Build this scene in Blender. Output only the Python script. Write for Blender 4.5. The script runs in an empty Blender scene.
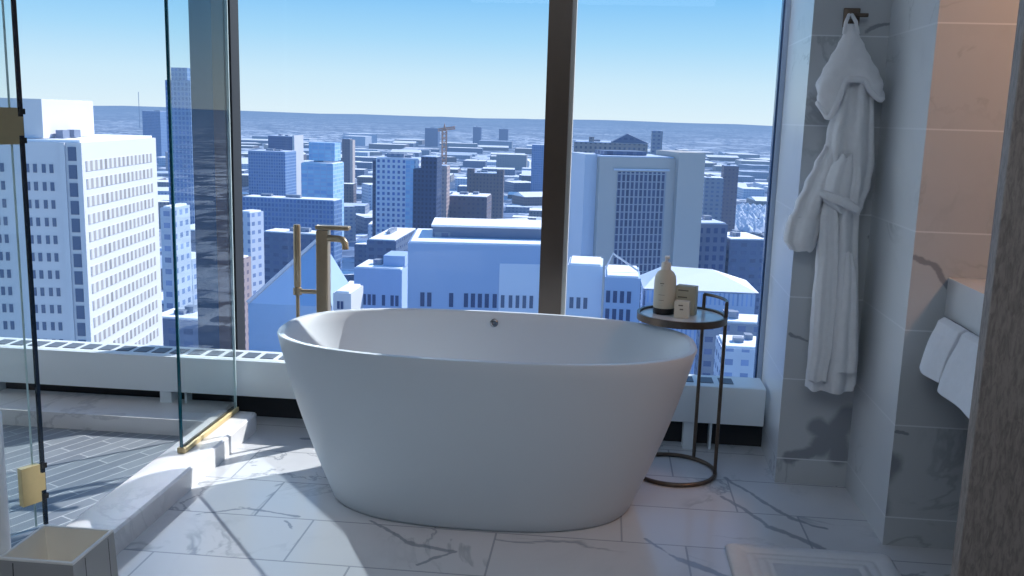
import bpy, math, random
from mathutils import Vector, Matrix
random.seed(7)
SC = bpy.context.scene
COL = SC.collection
R = math.radians

# ------------------------------------------------------------------ camera
F, EYE = 950.0, Vector((0, 0, 1.45))
yaw, pit, rol = R(5.4), R(10.3), R(1.7)
FW = Vector((-math.sin(yaw) * math.cos(pit), math.cos(yaw) * math.cos(pit), -math.sin(pit)))
_r = Vector((math.cos(yaw), math.sin(yaw), 0))
_u = _r.cross(FW)
RI = math.cos(rol) * _r + math.sin(rol) * _u
UP = -math.sin(rol) * _r + math.cos(rol) * _u
cd = bpy.data.cameras.new('camera')
cd.sensor_width = 36
cd.lens = F / 1024 * 36
cd.clip_end = 60000
cd.clip_start = 0.05
cam = bpy.data.objects.new('camera', cd)
M3 = Matrix((RI, UP, -FW)).transposed()
cam.matrix_world = Matrix.Translation(EYE) @ M3.to_4x4()
COL.objects.link(cam)
SC.camera = cam


def at(x, y, Y):
    """world point seen at pixel (x, y) on the vertical plane at distance Y"""
    d = FW + RI * ((x - 512) / F) - UP * ((y - 288) / F)
    return EYE + d * (Y / d.y)


# ------------------------------------------------------------------ materials
def srgb(r, g, b):
    f = lambda c: (c / 255 / 12.92) if c / 255 <= 0.04045 else ((c / 255 + 0.055) / 1.055) ** 2.4
    return (f(r), f(g), f(b), 1)


class NT:
    def __init__(s, name):
        s.m = bpy.data.materials.new(name)
        s.m.use_nodes = True
        s.t = s.m.node_tree
        s.t.nodes.clear()
        s.out = s.t.nodes.new('ShaderNodeOutputMaterial')

    def n(s, typ, **kw):
        nd = s.t.nodes.new(typ)
        for k, v in kw.items():
            setattr(nd, k, v)
        return nd

    def put(s, sock, v):
        if isinstance(v, bpy.types.NodeSocket):
            s.t.links.new(v, sock)
        else:
            sock.default_value = v

    def math(s, op, a, b=0.0, c=None, clamp=False):
        nd = s.n('ShaderNodeMath', operation=op, use_clamp=clamp)
        s.put(nd.inputs[0], a)
        s.put(nd.inputs[1], b)
        if c is not None:
            s.put(nd.inputs[2], c)
        return nd.outputs[0]

    def mix(s, f, a, b):
        nd = s.n('ShaderNodeMix', data_type='RGBA')
        s.put(nd.inputs[0], f)
        s.put(nd.inputs[6], a)
        s.put(nd.inputs[7], b)
        return nd.outputs[2]

    def noise(s, vec, scale, detail=4, rough=0.55, dist=0.0, col=False):
        nd = s.n('ShaderNodeTexNoise')
        s.put(nd.inputs['Vector'], vec)
        nd.inputs['Scale'].default_value = scale
        nd.inputs['Detail'].default_value = detail
        nd.inputs['Roughness'].default_value = rough
        nd.inputs['Distortion'].default_value = dist
        return nd.outputs['Color' if col else 'Fac']

    def ramp(s, v, lo, hi, interp='SMOOTHSTEP'):
        nd = s.n('ShaderNodeMapRange', interpolation_type=interp)
        s.put(nd.inputs[0], v)
        nd.inputs[1].default_value = lo
        nd.inputs[2].default_value = hi
        nd.inputs[3].default_value = 0
        nd.inputs[4].default_value = 1
        return nd.outputs[0]

    def pos(s):
        return s.n('ShaderNodeNewGeometry').outputs['Position']

    def obj(s):
        return s.n('ShaderNodeTexCoord').outputs['Object']

    def sep(s, v):
        nd = s.n('ShaderNodeSeparateXYZ')
        s.put(nd.inputs[0], v)
        return nd.outputs

    def vadd(s, a, b, op='ADD'):
        nd = s.n('ShaderNodeVectorMath', operation=op)
        s.put(nd.inputs[0], a)
        s.put(nd.inputs[1], b)
        return nd.outputs[0]

    def bsdf(s, col, rough=0.5, metal=0.0, spec=0.5, normal=None):
        b = s.n('ShaderNodeBsdfPrincipled')
        s.put(b.inputs['Base Color'], col)
        s.put(b.inputs['Roughness'], rough)
        s.put(b.inputs['Metallic'], metal)
        s.put(b.inputs['Specular IOR Level'], spec)
        if normal is not None:
            s.put(b.inputs['Normal'], normal)
        return b.outputs[0]

    def bump(s, h, strength=0.3, dist=0.01):
        nd = s.n('ShaderNodeBump')
        nd.inputs['Strength'].default_value = strength
        nd.inputs['Distance'].default_value = dist
        s.put(nd.inputs['Height'], h)
        return nd.outputs[0]

    def end(s, sh):
        s.put(s.out.inputs[0], sh)
        return s.m


def simple(name, col, rough=0.5, metal=0.0, spec=0.5, nscale=30, namt=0.06, bump=0.0):
    t = NT(name)
    v = t.noise(t.obj(), nscale, 3)
    c2 = tuple(min(1, c * (1 - namt)) for c in col[:3]) + (1,)
    c = t.mix(v, col, c2)
    nm = t.bump(v, bump, 0.004) if bump else None
    return t.end(t.bsdf(c, rough, metal, spec, nm))


def segs(t, P2, segments, wob=0.03, seed=0):
    """soft mask of hand-placed marble veins given as 2-D segments (x0,y0,x1,y1,width)"""
    nz = t.noise(P2, 7, 4, 0.6, col=True)
    off = t.vadd(nz, (0.5, 0.5, 0.5), 'SUBTRACT')
    sc = t.n('ShaderNodeVectorMath', operation='SCALE')
    t.put(sc.inputs[0], off)
    sc.inputs['Scale'].default_value = wob * 2
    Q = t.vadd(P2, sc.outputs[0])
    res = None
    for (x0, y0, x1, y1, w) in segments:
        a = Vector((x0, y0, 0))
        d = Vector((x1 - x0, y1 - y0, 0))
        L = d.length
        d.normalize()
        rel = t.vadd(Q, tuple(a), 'SUBTRACT')
        dt = t.n('ShaderNodeVectorMath', operation='DOT_PRODUCT')
        t.put(dt.inputs[0], rel)
        dt.inputs[1].default_value = tuple(d)
        al = t.math('MINIMUM', t.math('MAXIMUM', dt.outputs['Value'], 0.0), L)
        sc2 = t.n('ShaderNodeVectorMath', operation='SCALE')
        sc2.inputs[0].default_value = tuple(d)
        t.put(sc2.inputs['Scale'], al)
        ln = t.n('ShaderNodeVectorMath', operation='LENGTH')
        t.put(ln.inputs[0], t.vadd(rel, sc2.outputs[0], 'SUBTRACT'))
        mk = t.math('SUBTRACT', 1.0, t.ramp(ln.outputs['Value'], w * 0.5, w * 1.1))
        res = mk if res is None else t.math('MAXIMUM', res, mk)
    return res


def marble(name, plane, base, vein, joint, rows, off=(0, 0), tile=(0.66, 0.326), shift=0.22, vsegs=(), rough=0.18,
           jw=0.0035, seed=0.0, vstr=0.55, cross=True, solid=False):
    """tiled marble; plane picks the two world axes ('xy', 'xz', 'yz')"""
    t = NT(name)
    X, Y, Z = t.sep(t.pos())
    a, b = {'xy': (X, Y), 'xz': (X, Z), 'yz': (Y, Z)}[plane]
    cb = t.n('ShaderNodeCombineXYZ')
    t.put(cb.inputs[0], a)
    t.put(cb.inputs[1], b)
    P2 = t.pos() if solid else cb.outputs[0]
    row = t.math('FLOOR', t.math('DIVIDE', t.math('SUBTRACT', b, off[1]), tile[1]))
    fr = t.math('FRACT', t.math('DIVIDE', t.math('SUBTRACT', b, off[1]), tile[1]))
    dist_r = t.math('MULTIPLY', t.math('MINIMUM', fr, t.math('SUBTRACT', 1.0, fr)), tile[1])
    jm = t.math('LESS_THAN', dist_r, jw)
    uu = t.math('DIVIDE', t.math('ADD', t.math('SUBTRACT', a, off[0]), t.math('MULTIPLY', row, shift)), tile[0])
    fc = t.math('FRACT', uu)
    dist_c = t.math('MULTIPLY', t.math('MINIMUM', fc, t.math('SUBTRACT', 1.0, fc)), tile[0])
    if cross:
        jm = t.math('MAXIMUM', jm, t.math('LESS_THAN', dist_c, jw))
    # each tile reads another place of the vein field
    cell = t.n('ShaderNodeCombineXYZ')
    t.put(cell.inputs[0], t.math('MULTIPLY', t.math('FLOOR', uu), 3.7))
    t.put(cell.inputs[1], t.math('MULTIPLY', row, 5.3))
    cell.inputs[2].default_value = seed
    V = t.vadd(P2, cell.outputs[0])
    n1 = t.noise(V, 1.6, 6, 0.6, 0.8)
    v1 = t.math('SUBTRACT', 1.0, t.ramp(t.math('ABSOLUTE', t.math('SUBTRACT', n1, 0.5)), 0.0, 0.022))
    n2 = t.noise(t.vadd(V, (7, 3, 1)), 1.1, 3, 0.5)
    v1 = t.math('MULTIPLY', v1, t.ramp(n2, 0.47, 0.62))
    cloud = t.ramp(t.noise(t.vadd(V, (2, 9, 4)), 2.2, 5, 0.6, 0.5), 0.5, 0.8)
    c = t.mix(t.math('MULTIPLY', cloud, 0.14), base, vein)
    c = t.mix(t.math('MULTIPLY', v1, vstr), c, vein)
    if vsegs:
        c = t.mix(t.math('MULTIPLY', segs(t, P2, vsegs), 0.62), c, vein)
    c = t.mix(t.math('MULTIPLY', jm, 0.75), c, joint)
    return t.end(t.bsdf(c, rough, 0, 0.5))


def thin_glass(name, tint, refl=0.5, blend=0.22):
    t = NT(name)
    tr = t.n('ShaderNodeBsdfTransparent')
    n = t.noise(t.obj(), 0.6, 2)
    t.put(tr.inputs[0], t.mix(n, tint, tuple(c * 0.985 for c in tint[:3]) + (1,)))
    gl = t.n('ShaderNodeBsdfGlossy')
    gl.inputs['Roughness'].default_value = 0.0
    gl.inputs['Color'].default_value = (0.95, 0.98, 1, 1)
    lw = t.n('ShaderNodeLayerWeight')
    lw.inputs[0].default_value = 0.5
    f5 = t.math('POWER', lw.outputs['Facing'], 5.0)
    frn = t.math('ADD', 0.04, t.math('MULTIPLY', f5, 0.96))
    mx = t.n('ShaderNodeMixShader')
    t.put(mx.inputs[0], t.math('MULTIPLY', frn, refl, clamp=True))
    t.t.links.new(tr.outputs[0], mx.inputs[1])
    t.t.links.new(gl.outputs[0], mx.inputs[2])
    return t.end(mx.outputs[0])


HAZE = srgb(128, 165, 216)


def paint_haze(t, sh, k=1.0):
    """haze painted as a glow into the material, growing with distance from the hotel"""
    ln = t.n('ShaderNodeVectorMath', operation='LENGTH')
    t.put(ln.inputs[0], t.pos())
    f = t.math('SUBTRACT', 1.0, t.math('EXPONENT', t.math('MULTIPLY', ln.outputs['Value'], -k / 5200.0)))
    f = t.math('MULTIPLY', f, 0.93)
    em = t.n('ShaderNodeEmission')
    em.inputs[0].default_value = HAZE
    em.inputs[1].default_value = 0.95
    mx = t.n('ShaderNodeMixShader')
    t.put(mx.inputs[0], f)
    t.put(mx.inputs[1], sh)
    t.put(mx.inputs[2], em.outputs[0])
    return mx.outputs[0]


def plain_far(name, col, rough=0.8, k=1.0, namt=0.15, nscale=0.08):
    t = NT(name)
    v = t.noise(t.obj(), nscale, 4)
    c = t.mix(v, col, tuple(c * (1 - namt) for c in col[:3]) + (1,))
    return t.end(paint_haze(t, t.bsdf(c, rough, 0, 0.2), k))


def facade(name, wall, glass, w=4.0, h=3.6, fw=0.5, fh=0.5, rough=0.6, k=1.0, gl_rough=0.25, z0=0.0):
    """a wall with a grid of windows in local coordinates (x/y along the wall, z up)"""
    t = NT(name)
    X, Y, Z = t.sep(t.obj())
    nx, ny, nz = t.sep(t.n('ShaderNodeTexCoord').outputs['Normal'])
    side = t.math('GREATER_THAN', t.math('ABSOLUTE', nx), 0.7)
    u = t.math('ADD', t.math('MULTIPLY', X, t.math('SUBTRACT', 1.0, side)), t.math('MULTIPLY', Y, side))
    fu = t.math('FRACT', t.math('DIVIDE', u, w))
    fz = t.math('FRACT', t.math('DIVIDE', t.math('ADD', Z, z0), h))
    mk = t.math('MULTIPLY', t.math('LESS_THAN', t.math('ABSOLUTE', t.math('SUBTRACT', fu, 0.5)), fw / 2),
                t.math('LESS_THAN', t.math('ABSOLUTE', t.math('SUBTRACT', fz, 0.5)), fh / 2))
    mk = t.math('MULTIPLY', mk, t.math('LESS_THAN', t.math('ABSOLUTE', nz), 0.5))
    v = t.noise(t.obj(), 0.12, 4)
    c = t.mix(v, wall, tuple(x * 0.82 for x in wall[:3]) + (1,))
    cell = t.n('ShaderNodeCombineXYZ')
    t.put(cell.inputs[0], t.math('FLOOR', t.math('DIVIDE', u, w)))
    t.put(cell.inputs[2], t.math('FLOOR', t.math('DIVIDE', Z, h)))
    wn = t.n('ShaderNodeTexWhiteNoise')
    t.put(wn.inputs[0], cell.outputs[0])
    g = t.mix(t.math('MULTIPLY', wn.outputs[0], 0.5), glass, tuple(min(1, x * 2.0 + 0.02) for x in glass[:3]) + (1,))
    c = t.mix(mk, c, g)
    rg = t.math('ADD', rough, t.math('MULTIPLY', mk, gl_rough - rough))
    return t.end(paint_haze(t, t.bsdf(c, rg, 0, 0.4), k))


# ------------------------------------------------------------------ mesh builder
BASE = {}


class MB:
    def __init__(s):
        s.v, s.f, s.mi = [], [], []

    def add(s, vs, fs, mi=0):
        o = len(s.v)
        s.v += [Vector(v) for v in vs]
        s.f += [tuple(i + o for i in f) for f in fs]
        s.mi += [mi] * len(fs)
        return s

    def box(s, x0, x1, y0, y1, z0, z1, mi=0, bev=0.0):
        if bev > 0:
            import bmesh
            bm = bmesh.new()
            bmesh.ops.create_cube(bm, size=1)
            for v in bm.verts:
                v.co = Vector(((x0 + x1) / 2 + v.co.x * (x1 - x0), (y0 + y1) / 2 + v.co.y * (y1 - y0), (z0 + z1) / 2 + v.co.z * (z1 - z0)))
            bmesh.ops.bevel(bm, geom=list(bm.edges), offset=bev, segments=3, affect='EDGES', profile=0.5)
            bm.verts.index_update()
            s.add([v.co.copy() for v in bm.verts], [[v.index for v in f.verts] for f in bm.faces], mi)
            bm.free()
            return s
        vs = [(x, y, z) for z in (z0, z1) for x, y in ((x0, y0), (x1, y0), (x1, y1), (x0, y1))]
        return s.add(vs, [(3, 2, 1, 0), (4, 5, 6, 7), (0, 1, 5, 4), (1, 2, 6, 5), (2, 3, 7, 6), (3, 0, 4, 7)], mi)

    def prism(s, pts, z0, z1, mi=0):
        n = len(pts)
        vs = [(x, y, z0) for x, y in pts] + [(x, y, z1) for x, y in pts]
        fs = [tuple(range(n - 1, -1, -1)), tuple(range(n, 2 * n))] + [(i, (i + 1) % n, n + (i + 1) % n, n + i) for i in range(n)]
        return s.add(vs, fs, mi)

    def loft(s, rings, cap0=True, cap1=True, closed=True, mi=0):
        n = len(rings[0])
        vs = [p for r in rings for p in r]
        fs = []
        for k in range(len(rings) - 1):
            for i in range(n if closed else n - 1):
                j = (i + 1) % n
                fs.append((k * n + i, k * n + j, (k + 1) * n + j, (k + 1) * n + i))
        if cap0:
            fs.append(tuple(range(n - 1, -1, -1)))
        if cap1:
            fs.append(tuple(range((len(rings) - 1) * n, len(rings) * n)))
        return s.add(vs, fs, mi)

    def tube(s, path, r, seg=12, closed=False, mi=0, sq=None):
        P = [Vector(p) for p in path]
        n = len(P)
        rings = []
        ref = None
        for i in range(n):
            if closed:
                d = P[(i + 1) % n] - P[i - 1]
            else:
                d = P[min(i + 1, n - 1)] - P[max(i - 1, 0)]
            d.normalize()
            if ref is None:
                ref = Vector((0, 0, 1)) if abs(d.z) < 0.9 else Vector((1, 0, 0))
            a = d.cross(ref).normalized()
            b = a.cross(d).normalized()
            ref = b
            rr = r[i] if isinstance(r, (list, tuple)) else r
            if sq:
                rings.append([P[i] + a * (sx * sq[0]) + b * (sy * sq[1]) for sx, sy in ((-1, -1), (1, -1), (1, 1), (-1, 1))])
            else:
                rings.append([P[i] + (a * math.cos(t) + b * math.sin(t)) * rr for t in [2 * math.pi * k / seg for k in range(seg)]])
        if closed:
            rings.append(rings[0])
        return s.loft(rings, not closed, not closed, True, mi)

    def lathe(s, prof, c=(0, 0), seg=32, mi=0):
        rings = [[(c[0] + r * math.cos(2 * math.pi * k / seg), c[1] + r * math.sin(2 * math.pi * k / seg), z) for k in range(seg)] for r, z in prof]
        return s.loft(rings, True, True, True, mi)

    def build(s, name, mats, parent=None, local=False, smooth=None):
        base = Vector((0, 0, 0)) if (parent is None or local) else BASE.get(parent.name, Vector((0, 0, 0)))
        me = bpy.data.meshes.new(name)
        me.from_pydata([tuple(v - base) for v in s.v], [], s.f)
        import bmesh
        bm = bmesh.new()
        bm.from_mesh(me)
        bmesh.ops.recalc_face_normals(bm, faces=bm.faces)
        bm.to_mesh(me)
        bm.free()
        if not isinstance(mats, (list, tuple)):
            mats = [mats]
        for m in mats:
            me.materials.append(m)
        for p, i in zip(me.polygons, s.mi):
            p.material_index = i
        if smooth:
            me.shade_smooth()
            me.set_sharp_from_angle(angle=R(smooth))
        o = bpy.data.objects.new(name, me)
        COL.objects.link(o)
        if parent is not None:
            o.parent = parent
            BASE[o.name] = base
        return o


def tag(o, label=None, cat=None, group=None, kind=None):
    if label:
        o['label'] = label
    if cat:
        o['category'] = cat
    if group:
        o['group'] = group
    if kind:
        o['kind'] = kind
    return o


def thing(name, loc, label, cat, group=None, rz=0.0):
    o = bpy.data.objects.new(name, None)
    o.location = loc
    o.rotation_euler = (0, 0, rz)
    o.empty_display_size = 0.1
    COL.objects.link(o)
    BASE[o.name] = Vector(loc)
    return tag(o, label, cat, group)


def struct(name, mb, mats, label=None, smooth=None, parent=None):
    o = mb.build(name, mats, parent, smooth=smooth)
    if parent is None:
        tag(o, label, name.split('_')[0], None, 'structure')
    return o


# ------------------------------------------------------------------ interior materials
m_floor = marble('marble_floor', 'xy', srgb(200, 203, 208), srgb(104, 114, 128), srgb(140, 146, 156), 0, off=(-0.985, 2.80), seed=3.0,
                 vsegs=[(0.20, 3.16, 0.30, 3.02, 0.010), (0.30, 3.02, 0.46, 2.92, 0.018), (0.55, 3.80, 0.75, 3.42, 0.012),
                        (0.75, 3.42, 0.86, 3.36, 0.012), (0.52, 3.60, 0.66, 3.34, 0.012), (0.66, 3.34, 0.80, 3.18, 0.02),
                        (-0.78, 3.15, -0.62, 3.00, 0.009), (-0.62, 3.00, -0.45, 2.96, 0.014), (-0.45, 2.96, -0.55, 2.85, 0.010),
                        (-1.28, 3.20, -1.05, 3.14, 0.008), (-1.08, 3.10, -1.02, 3.03, 0.008), (-1.30, 3.95, -1.1, 4.0, 0.012),
                        (-1.42, 3.10, -1.25, 3.2, 0.008)])
WB, WV, WJ = srgb(186, 191, 195), srgb(96, 102, 114), srgb(222, 226, 230)
m_wall_xz = marble('marble_wall_front', 'xz', WB, WV, WJ, 0, off=(0.4, 0.105), tile=(1.3, 0.335), cross=False, jw=0.0025, seed=14.5, rough=0.25, vstr=0.3, shift=0.0,
                   vsegs=[(0.80, 0.11, 0.92, 0.16, 0.03), (0.92, 0.17, 1.02, 0.30, 0.055), (0.90, 0.25, 0.97, 0.2, 0.05), (0.98, 0.2, 1.0, 0.13, 0.05),
                          (1.03, 1.03, 1.10, 1.0, 0.012), (1.10, 1.0, 1.16, 0.93, 0.014), (0.95, 1.80, 1.03, 1.83, 0.008),
                          (1.04, 0.42, 1.07, 0.415, 0.008), (0.76, 0.62, 0.83, 0.6, 0.008)])
m_wall_yz = marble('marble_wall_side', 'yz', srgb(208, 213, 217), WV, WJ, 0, off=(3.2, 0.105), tile=(1.3, 0.335), cross=False, jw=0.003, seed=23, rough=0.25, vstr=0.35, shift=0.0)  # paler base than the front marble, window light painted into the side faces
m_curb = marble('marble_curb', 'xy', srgb(222, 222, 224), srgb(120, 124, 134), srgb(200, 200, 200), 0, off=(-5, -5), tile=(20, 20), cross=False, solid=True, seed=5, rough=0.3, vstr=0.3)
m_slab = marble('marble_counter', 'yz', srgb(208, 212, 216), srgb(110, 116, 126), srgb(200, 200, 200), 0, off=(-5, -5), tile=(20, 20), cross=False, solid=True, seed=8, rough=0.25)

t = NT('shower_plank_tile')
X, Y, Z = t.sep(t.pos())
ca, sa = math.cos(R(25)), math.sin(R(25))
cb = t.n('ShaderNodeCombineXYZ')
t.put(cb.inputs[0], t.math('ADD', t.math('MULTIPLY', X, sa), t.math('MULTIPLY', Y, ca)))
t.put(cb.inputs[1], t.math('SUBTRACT', t.math('MULTIPLY', X, ca), t.math('MULTIPLY', Y, sa)))
bk = t.n('ShaderNodeTexBrick', offset=0.37)
t.put(bk.inputs['Vector'], cb.outputs[0])
for k, v in (('Scale', 1.0), ('Mortar Size', 0.003), ('Brick Width', 0.42), ('Row Height', 0.062), ('Bias', 0.0)):
    bk.inputs[k].default_value = v
bk.inputs['Color1'].default_value = srgb(118, 126, 136)
bk.inputs['Color2'].default_value = srgb(142, 150, 158)
bk.inputs['Mortar'].default_value = srgb(196, 202, 208)
c = t.mix(t.math('MULTIPLY', t.noise(t.pos(), 18, 4), 0.5), bk.outputs['Color'], srgb(96, 104, 116))
m_shower = t.end(t.bsdf(c, 0.35, 0, 0.4))

m_ceil = simple('ceiling_paint', srgb(205, 205, 205), 0.9)
m_paint = simple('wall_paint', srgb(134, 142, 150), 0.8)
m_tub = simple('matte_white_stone', srgb(198, 207, 215), 0.42, 0, 0.4, 6, 0.02)
m_dark = simple('dark_gasket_gap_shade', srgb(30, 33, 38), 0.6)
m_frame = simple('bronze_anodised_frame', srgb(86, 73, 62), 0.35, 0.25, 0.5, 20, 0.15)
m_frame_brown = simple('brown_frame_strip', srgb(96, 80, 72), 0.4, 0.3)
m_frame_lit = simple('painted_lit_frame_edge', srgb(208, 206, 200), 0.4, 0.2)  # lit tone of the mullion's side painted into its colour
m_frame_grey = simple('grey_frame_cladding', srgb(70, 98, 136), 0.25, 0.4)
m_frame_blue = simple('pale_blue_frame', srgb(176, 192, 216), 0.3, 0.3)
m_heater = simple('white_enamel_panel', srgb(220, 230, 236), 0.4, 0, 0.4, 5, 0.03)
m_slot = simple('grille_slot_dark', srgb(96, 108, 122), 0.6)
m_gold = simple('brushed_gold', srgb(176, 160, 124), 0.35, 0.5, 0.5, 60, 0.15)
m_goldlit = simple('gold_painted_lit', srgb(226, 204, 152), 0.42, 0.55, 0.5, 60, 0.1)  # paler copy of the gold with the lit tone painted in
m_tap = simple('brushed_bronze_tap', srgb(176, 160, 134), 0.32, 0.55, 0.5, 60, 0.15)
m_bronze = simple('antique_bronze', srgb(104, 92, 82), 0.35, 0.7, 0.5, 60, 0.25)
m_chrome = simple('satin_chrome', srgb(140, 142, 146), 0.25, 0.8)
m_top = marble('marble_table_top', 'xy', srgb(205, 212, 218), srgb(150, 150, 150), srgb(200, 200, 200), 0, off=(-5, -5), tile=(20, 20), cross=False, seed=2, rough=0.22, vstr=0.3)
m_cream = simple('cream_bottle', srgb(196, 190, 172), 0.45, 0, 0.4, 40, 0.05)
m_pump = simple('ivory_pump', srgb(214, 206, 194), 0.4)
m_black = simple('black_band', srgb(24, 24, 26), 0.4)
m_card = simple('cream_carton', srgb(186, 178, 156), 0.7)
m_card2 = simple('white_carton', srgb(214, 208, 192), 0.7)
m_ink = simple('grey_print', srgb(110, 104, 92), 0.7)
m_binrim = simple('bin_rim_pale', srgb(226, 222, 216), 0.35)
m_bin = simple('pale_taupe_bin', srgb(162, 160, 158), 0.35, 0.1, 0.5, 8, 0.12)
m_binin = simple('bin_inside', srgb(250, 241, 226), 0.4, 0.0, 0.5, 6, 0.18)
m_seam = simple('dark_seam', srgb(52, 52, 54), 0.6)
m_white = simple('gloss_white', srgb(242, 244, 247), 0.3)

t = NT('taupe_wood_grain')
mp = t.n('ShaderNodeMapping')
t.put(mp.inputs[0], t.pos())
mp.inputs['Scale'].default_value = (60, 60, 14)
g = t.noise(mp.outputs[0], 2.2, 6, 0.65, 0.6)
c = t.mix(t.ramp(g, 0.35, 0.7), srgb(140, 130, 124), srgb(108, 99, 95))
m_wood = t.end(t.bsdf(c, 0.5, 0, 0.4, t.bump(g, 0.2, 0.003)))


def terry(name, col):
    t = NT(name)
    n = t.noise(t.pos(), 420, 3, 0.6)
    n2 = t.noise(t.pos(), 40, 3)
    c = t.mix(n2, col, tuple(x * 0.9 for x in col[:3]) + (1,))
    h = t.math('ADD', n, n2)
    return t.end(t.bsdf(c, 0.95, 0, 0.1, t.bump(h, 0.6, 0.006)))


m_terry = terry('white_terry', srgb(240, 242, 246))
m_towel = terry('white_towel', srgb(226, 230, 238))
m_mat = terry('white_mat_cotton', srgb(232, 235, 240))
m_glass = thin_glass('window_glass', (0.97, 0.985, 1.0, 1), 0.35)
m_sglass = thin_glass('shower_glass', (0.955, 0.985, 0.985, 1), 0.8)
m_gedge = simple('teal_glass_edge', srgb(18, 84, 100), 0.1, 0, 0.8)
m_gedge_dark = simple('dark_glass_edge', srgb(10, 26, 44), 0.15, 0, 0.6)
m_seal = simple('clear_seal', srgb(205, 226, 228), 0.3)

# ------------------------------------------------------------------ room shell
WY = 4.40            # window plane
struct('floor', MB().box(-1.70, 3.2, -2.5, 4.62, -0.15, 0.0), m_floor, 'white grey-veined marble tile floor around the bathtub')
struct('floor_shower', MB().box(-3.6, -1.70, -2.5, 4.62, -0.15, -0.004), m_shower, 'grey plank tile shower floor with pale grout')
struct('ceiling', MB().box(-3.8, 3.4, -2.7, 4.62, 2.75, 2.9), m_ceil)
struct('wall_left', MB().box(-3.75, -3.6, -2.6, 4.62, -0.15, 2.75), m_wall_yz)
struct('wall_back', MB().box(-3.75, 3.3, -2.65, -2.5, -0.15, 2.75), m_paint)
struct('wall_right', MB().box(3.2, 3.35, -2.6, 3.25, -0.15, 2.75), m_paint)


def wall_two_mats(name, quads, mats):
    mb = MB()
    for pts, mi in quads:
        mb.add(pts, [tuple(range(len(pts)))], mi)
    o = mb.build(name, mats)
    tag(o, None, 'wall', None, 'structure')
    return o


def vq(x0, y0, x1, y1, z0=0.0, z1=2.75):
    return [(x0, y0, z0), (x1, y1, z0), (x1, y1, z1), (x0, y0, z1)]


# right-hand pier beside the window: reveal, face with the robe, side wall, end wall by the vanity
pw = wall_two_mats('wall_pier', [(vq(0.772, 4.62, 0.748, 3.79), 1), (vq(0.748, 3.79, 1.03, 3.79), 0), (vq(1.03, 3.79, 1.03, 3.25), 1),
                                 (vq(1.03, 3.25, 3.2, 3.25), 0), (vq(3.2, 3.25, 3.2, 4.62), 1), (vq(3.2, 4.62, 0.772, 4.62), 0)], [m_wall_xz, m_wall_yz])
pw['label'] = 'marble tiled pier right of the window, carrying the robe hook'

# window wall: frames and panes
w1 = struct('window_1', MB().box(-3.6, 3.2, WY - 0.06, WY + 0.10, 0.0, 0.20), m_frame, 'full-width floor-to-ceiling window with dark bronze frame')
struct('window_head', MB().box(-3.6, 0.76, WY - 0.05, WY + 0.1, 2.62, 2.75), m_frame, parent=w1)
struct('window_mullion', MB().box(-0.281, -0.178, WY - 0.10, WY + 0.08, 0.2, 2.62), m_frame, parent=w1)
struct('mullion_painted_lit_edge', MB().box(-0.178, -0.160, WY - 0.05, WY + 0.03, 0.2, 2.62), m_frame_lit, parent=w1)
struct('mullion_cladding', MB().box(-1.955, -1.835, WY - 0.02, WY + 0.10, 0.2, 2.62), m_frame_grey, parent=w1)
struct('mullion_strip', MB().box(-1.835, -1.778, WY - 0.05, WY + 0.10, 0.2, 2.62), m_frame_brown, parent=w1)
struct('mullion_gasket', MB().box(-1.778, -1.748, WY - 0.04, WY + 0.06, 0.2, 2.62), m_dark, parent=w1)
struct('window_jamb', MB().box(0.745, 0.77, WY - 0.03, WY + 0.06, 0.2, 2.62), m_frame_blue, parent=w1)
struct('jamb_bead', MB().box(0.736, 0.745, WY - 0.01, WY + 0.03, 0.2, 2.62), m_frame_grey, parent=w1)
for x0, x1 in ((-3.6, -1.955), (-1.748, -0.281), (-0.160, 0.736)):
    struct('window_pane', MB().add(vq(x0, WY, x1, WY, 0.2, 2.62), [(0, 1, 2, 3)]), m_glass, parent=w1)

# marble curb and shower ledge
cv = []
prof = [(-1.530, 0.0), (-1.530, 0.078), (-1.538, 0.086), (-1.70, 0.088), (-1.708, 0.082), (-1.708, -0.003)]
rings = []
for y in (-2.4, 3.99, 4.03, 4.05):
    k = 0 if y < 4.0 else (0.008 if y < 4.04 else 0.04)
    rings.append([(x + (k * 0.6 if i < 3 else 0) * -1, y, max(z - (k * 0.35 if z > 0.01 else 0), -0.003)) for i, (x, z) in enumerate(prof)])
struct('trim_1', MB().loft(rings), m_curb, 'long white marble shower curb, sunlit at its window end', smooth=40)
struct('trim_2', MB().box(-3.6, -1.71, 3.90, 4.20, -0.004, 0.07), m_curb, 'low marble ledge at the back of the shower under the heater')
struct('trim_3', MB().box(-3.6, 0.77, 4.22, 4.34, 0.0, 0.2), m_dark, 'near-black block painted as shade under the heater cover')  # near-black block paints the shade of the open gap

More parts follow.
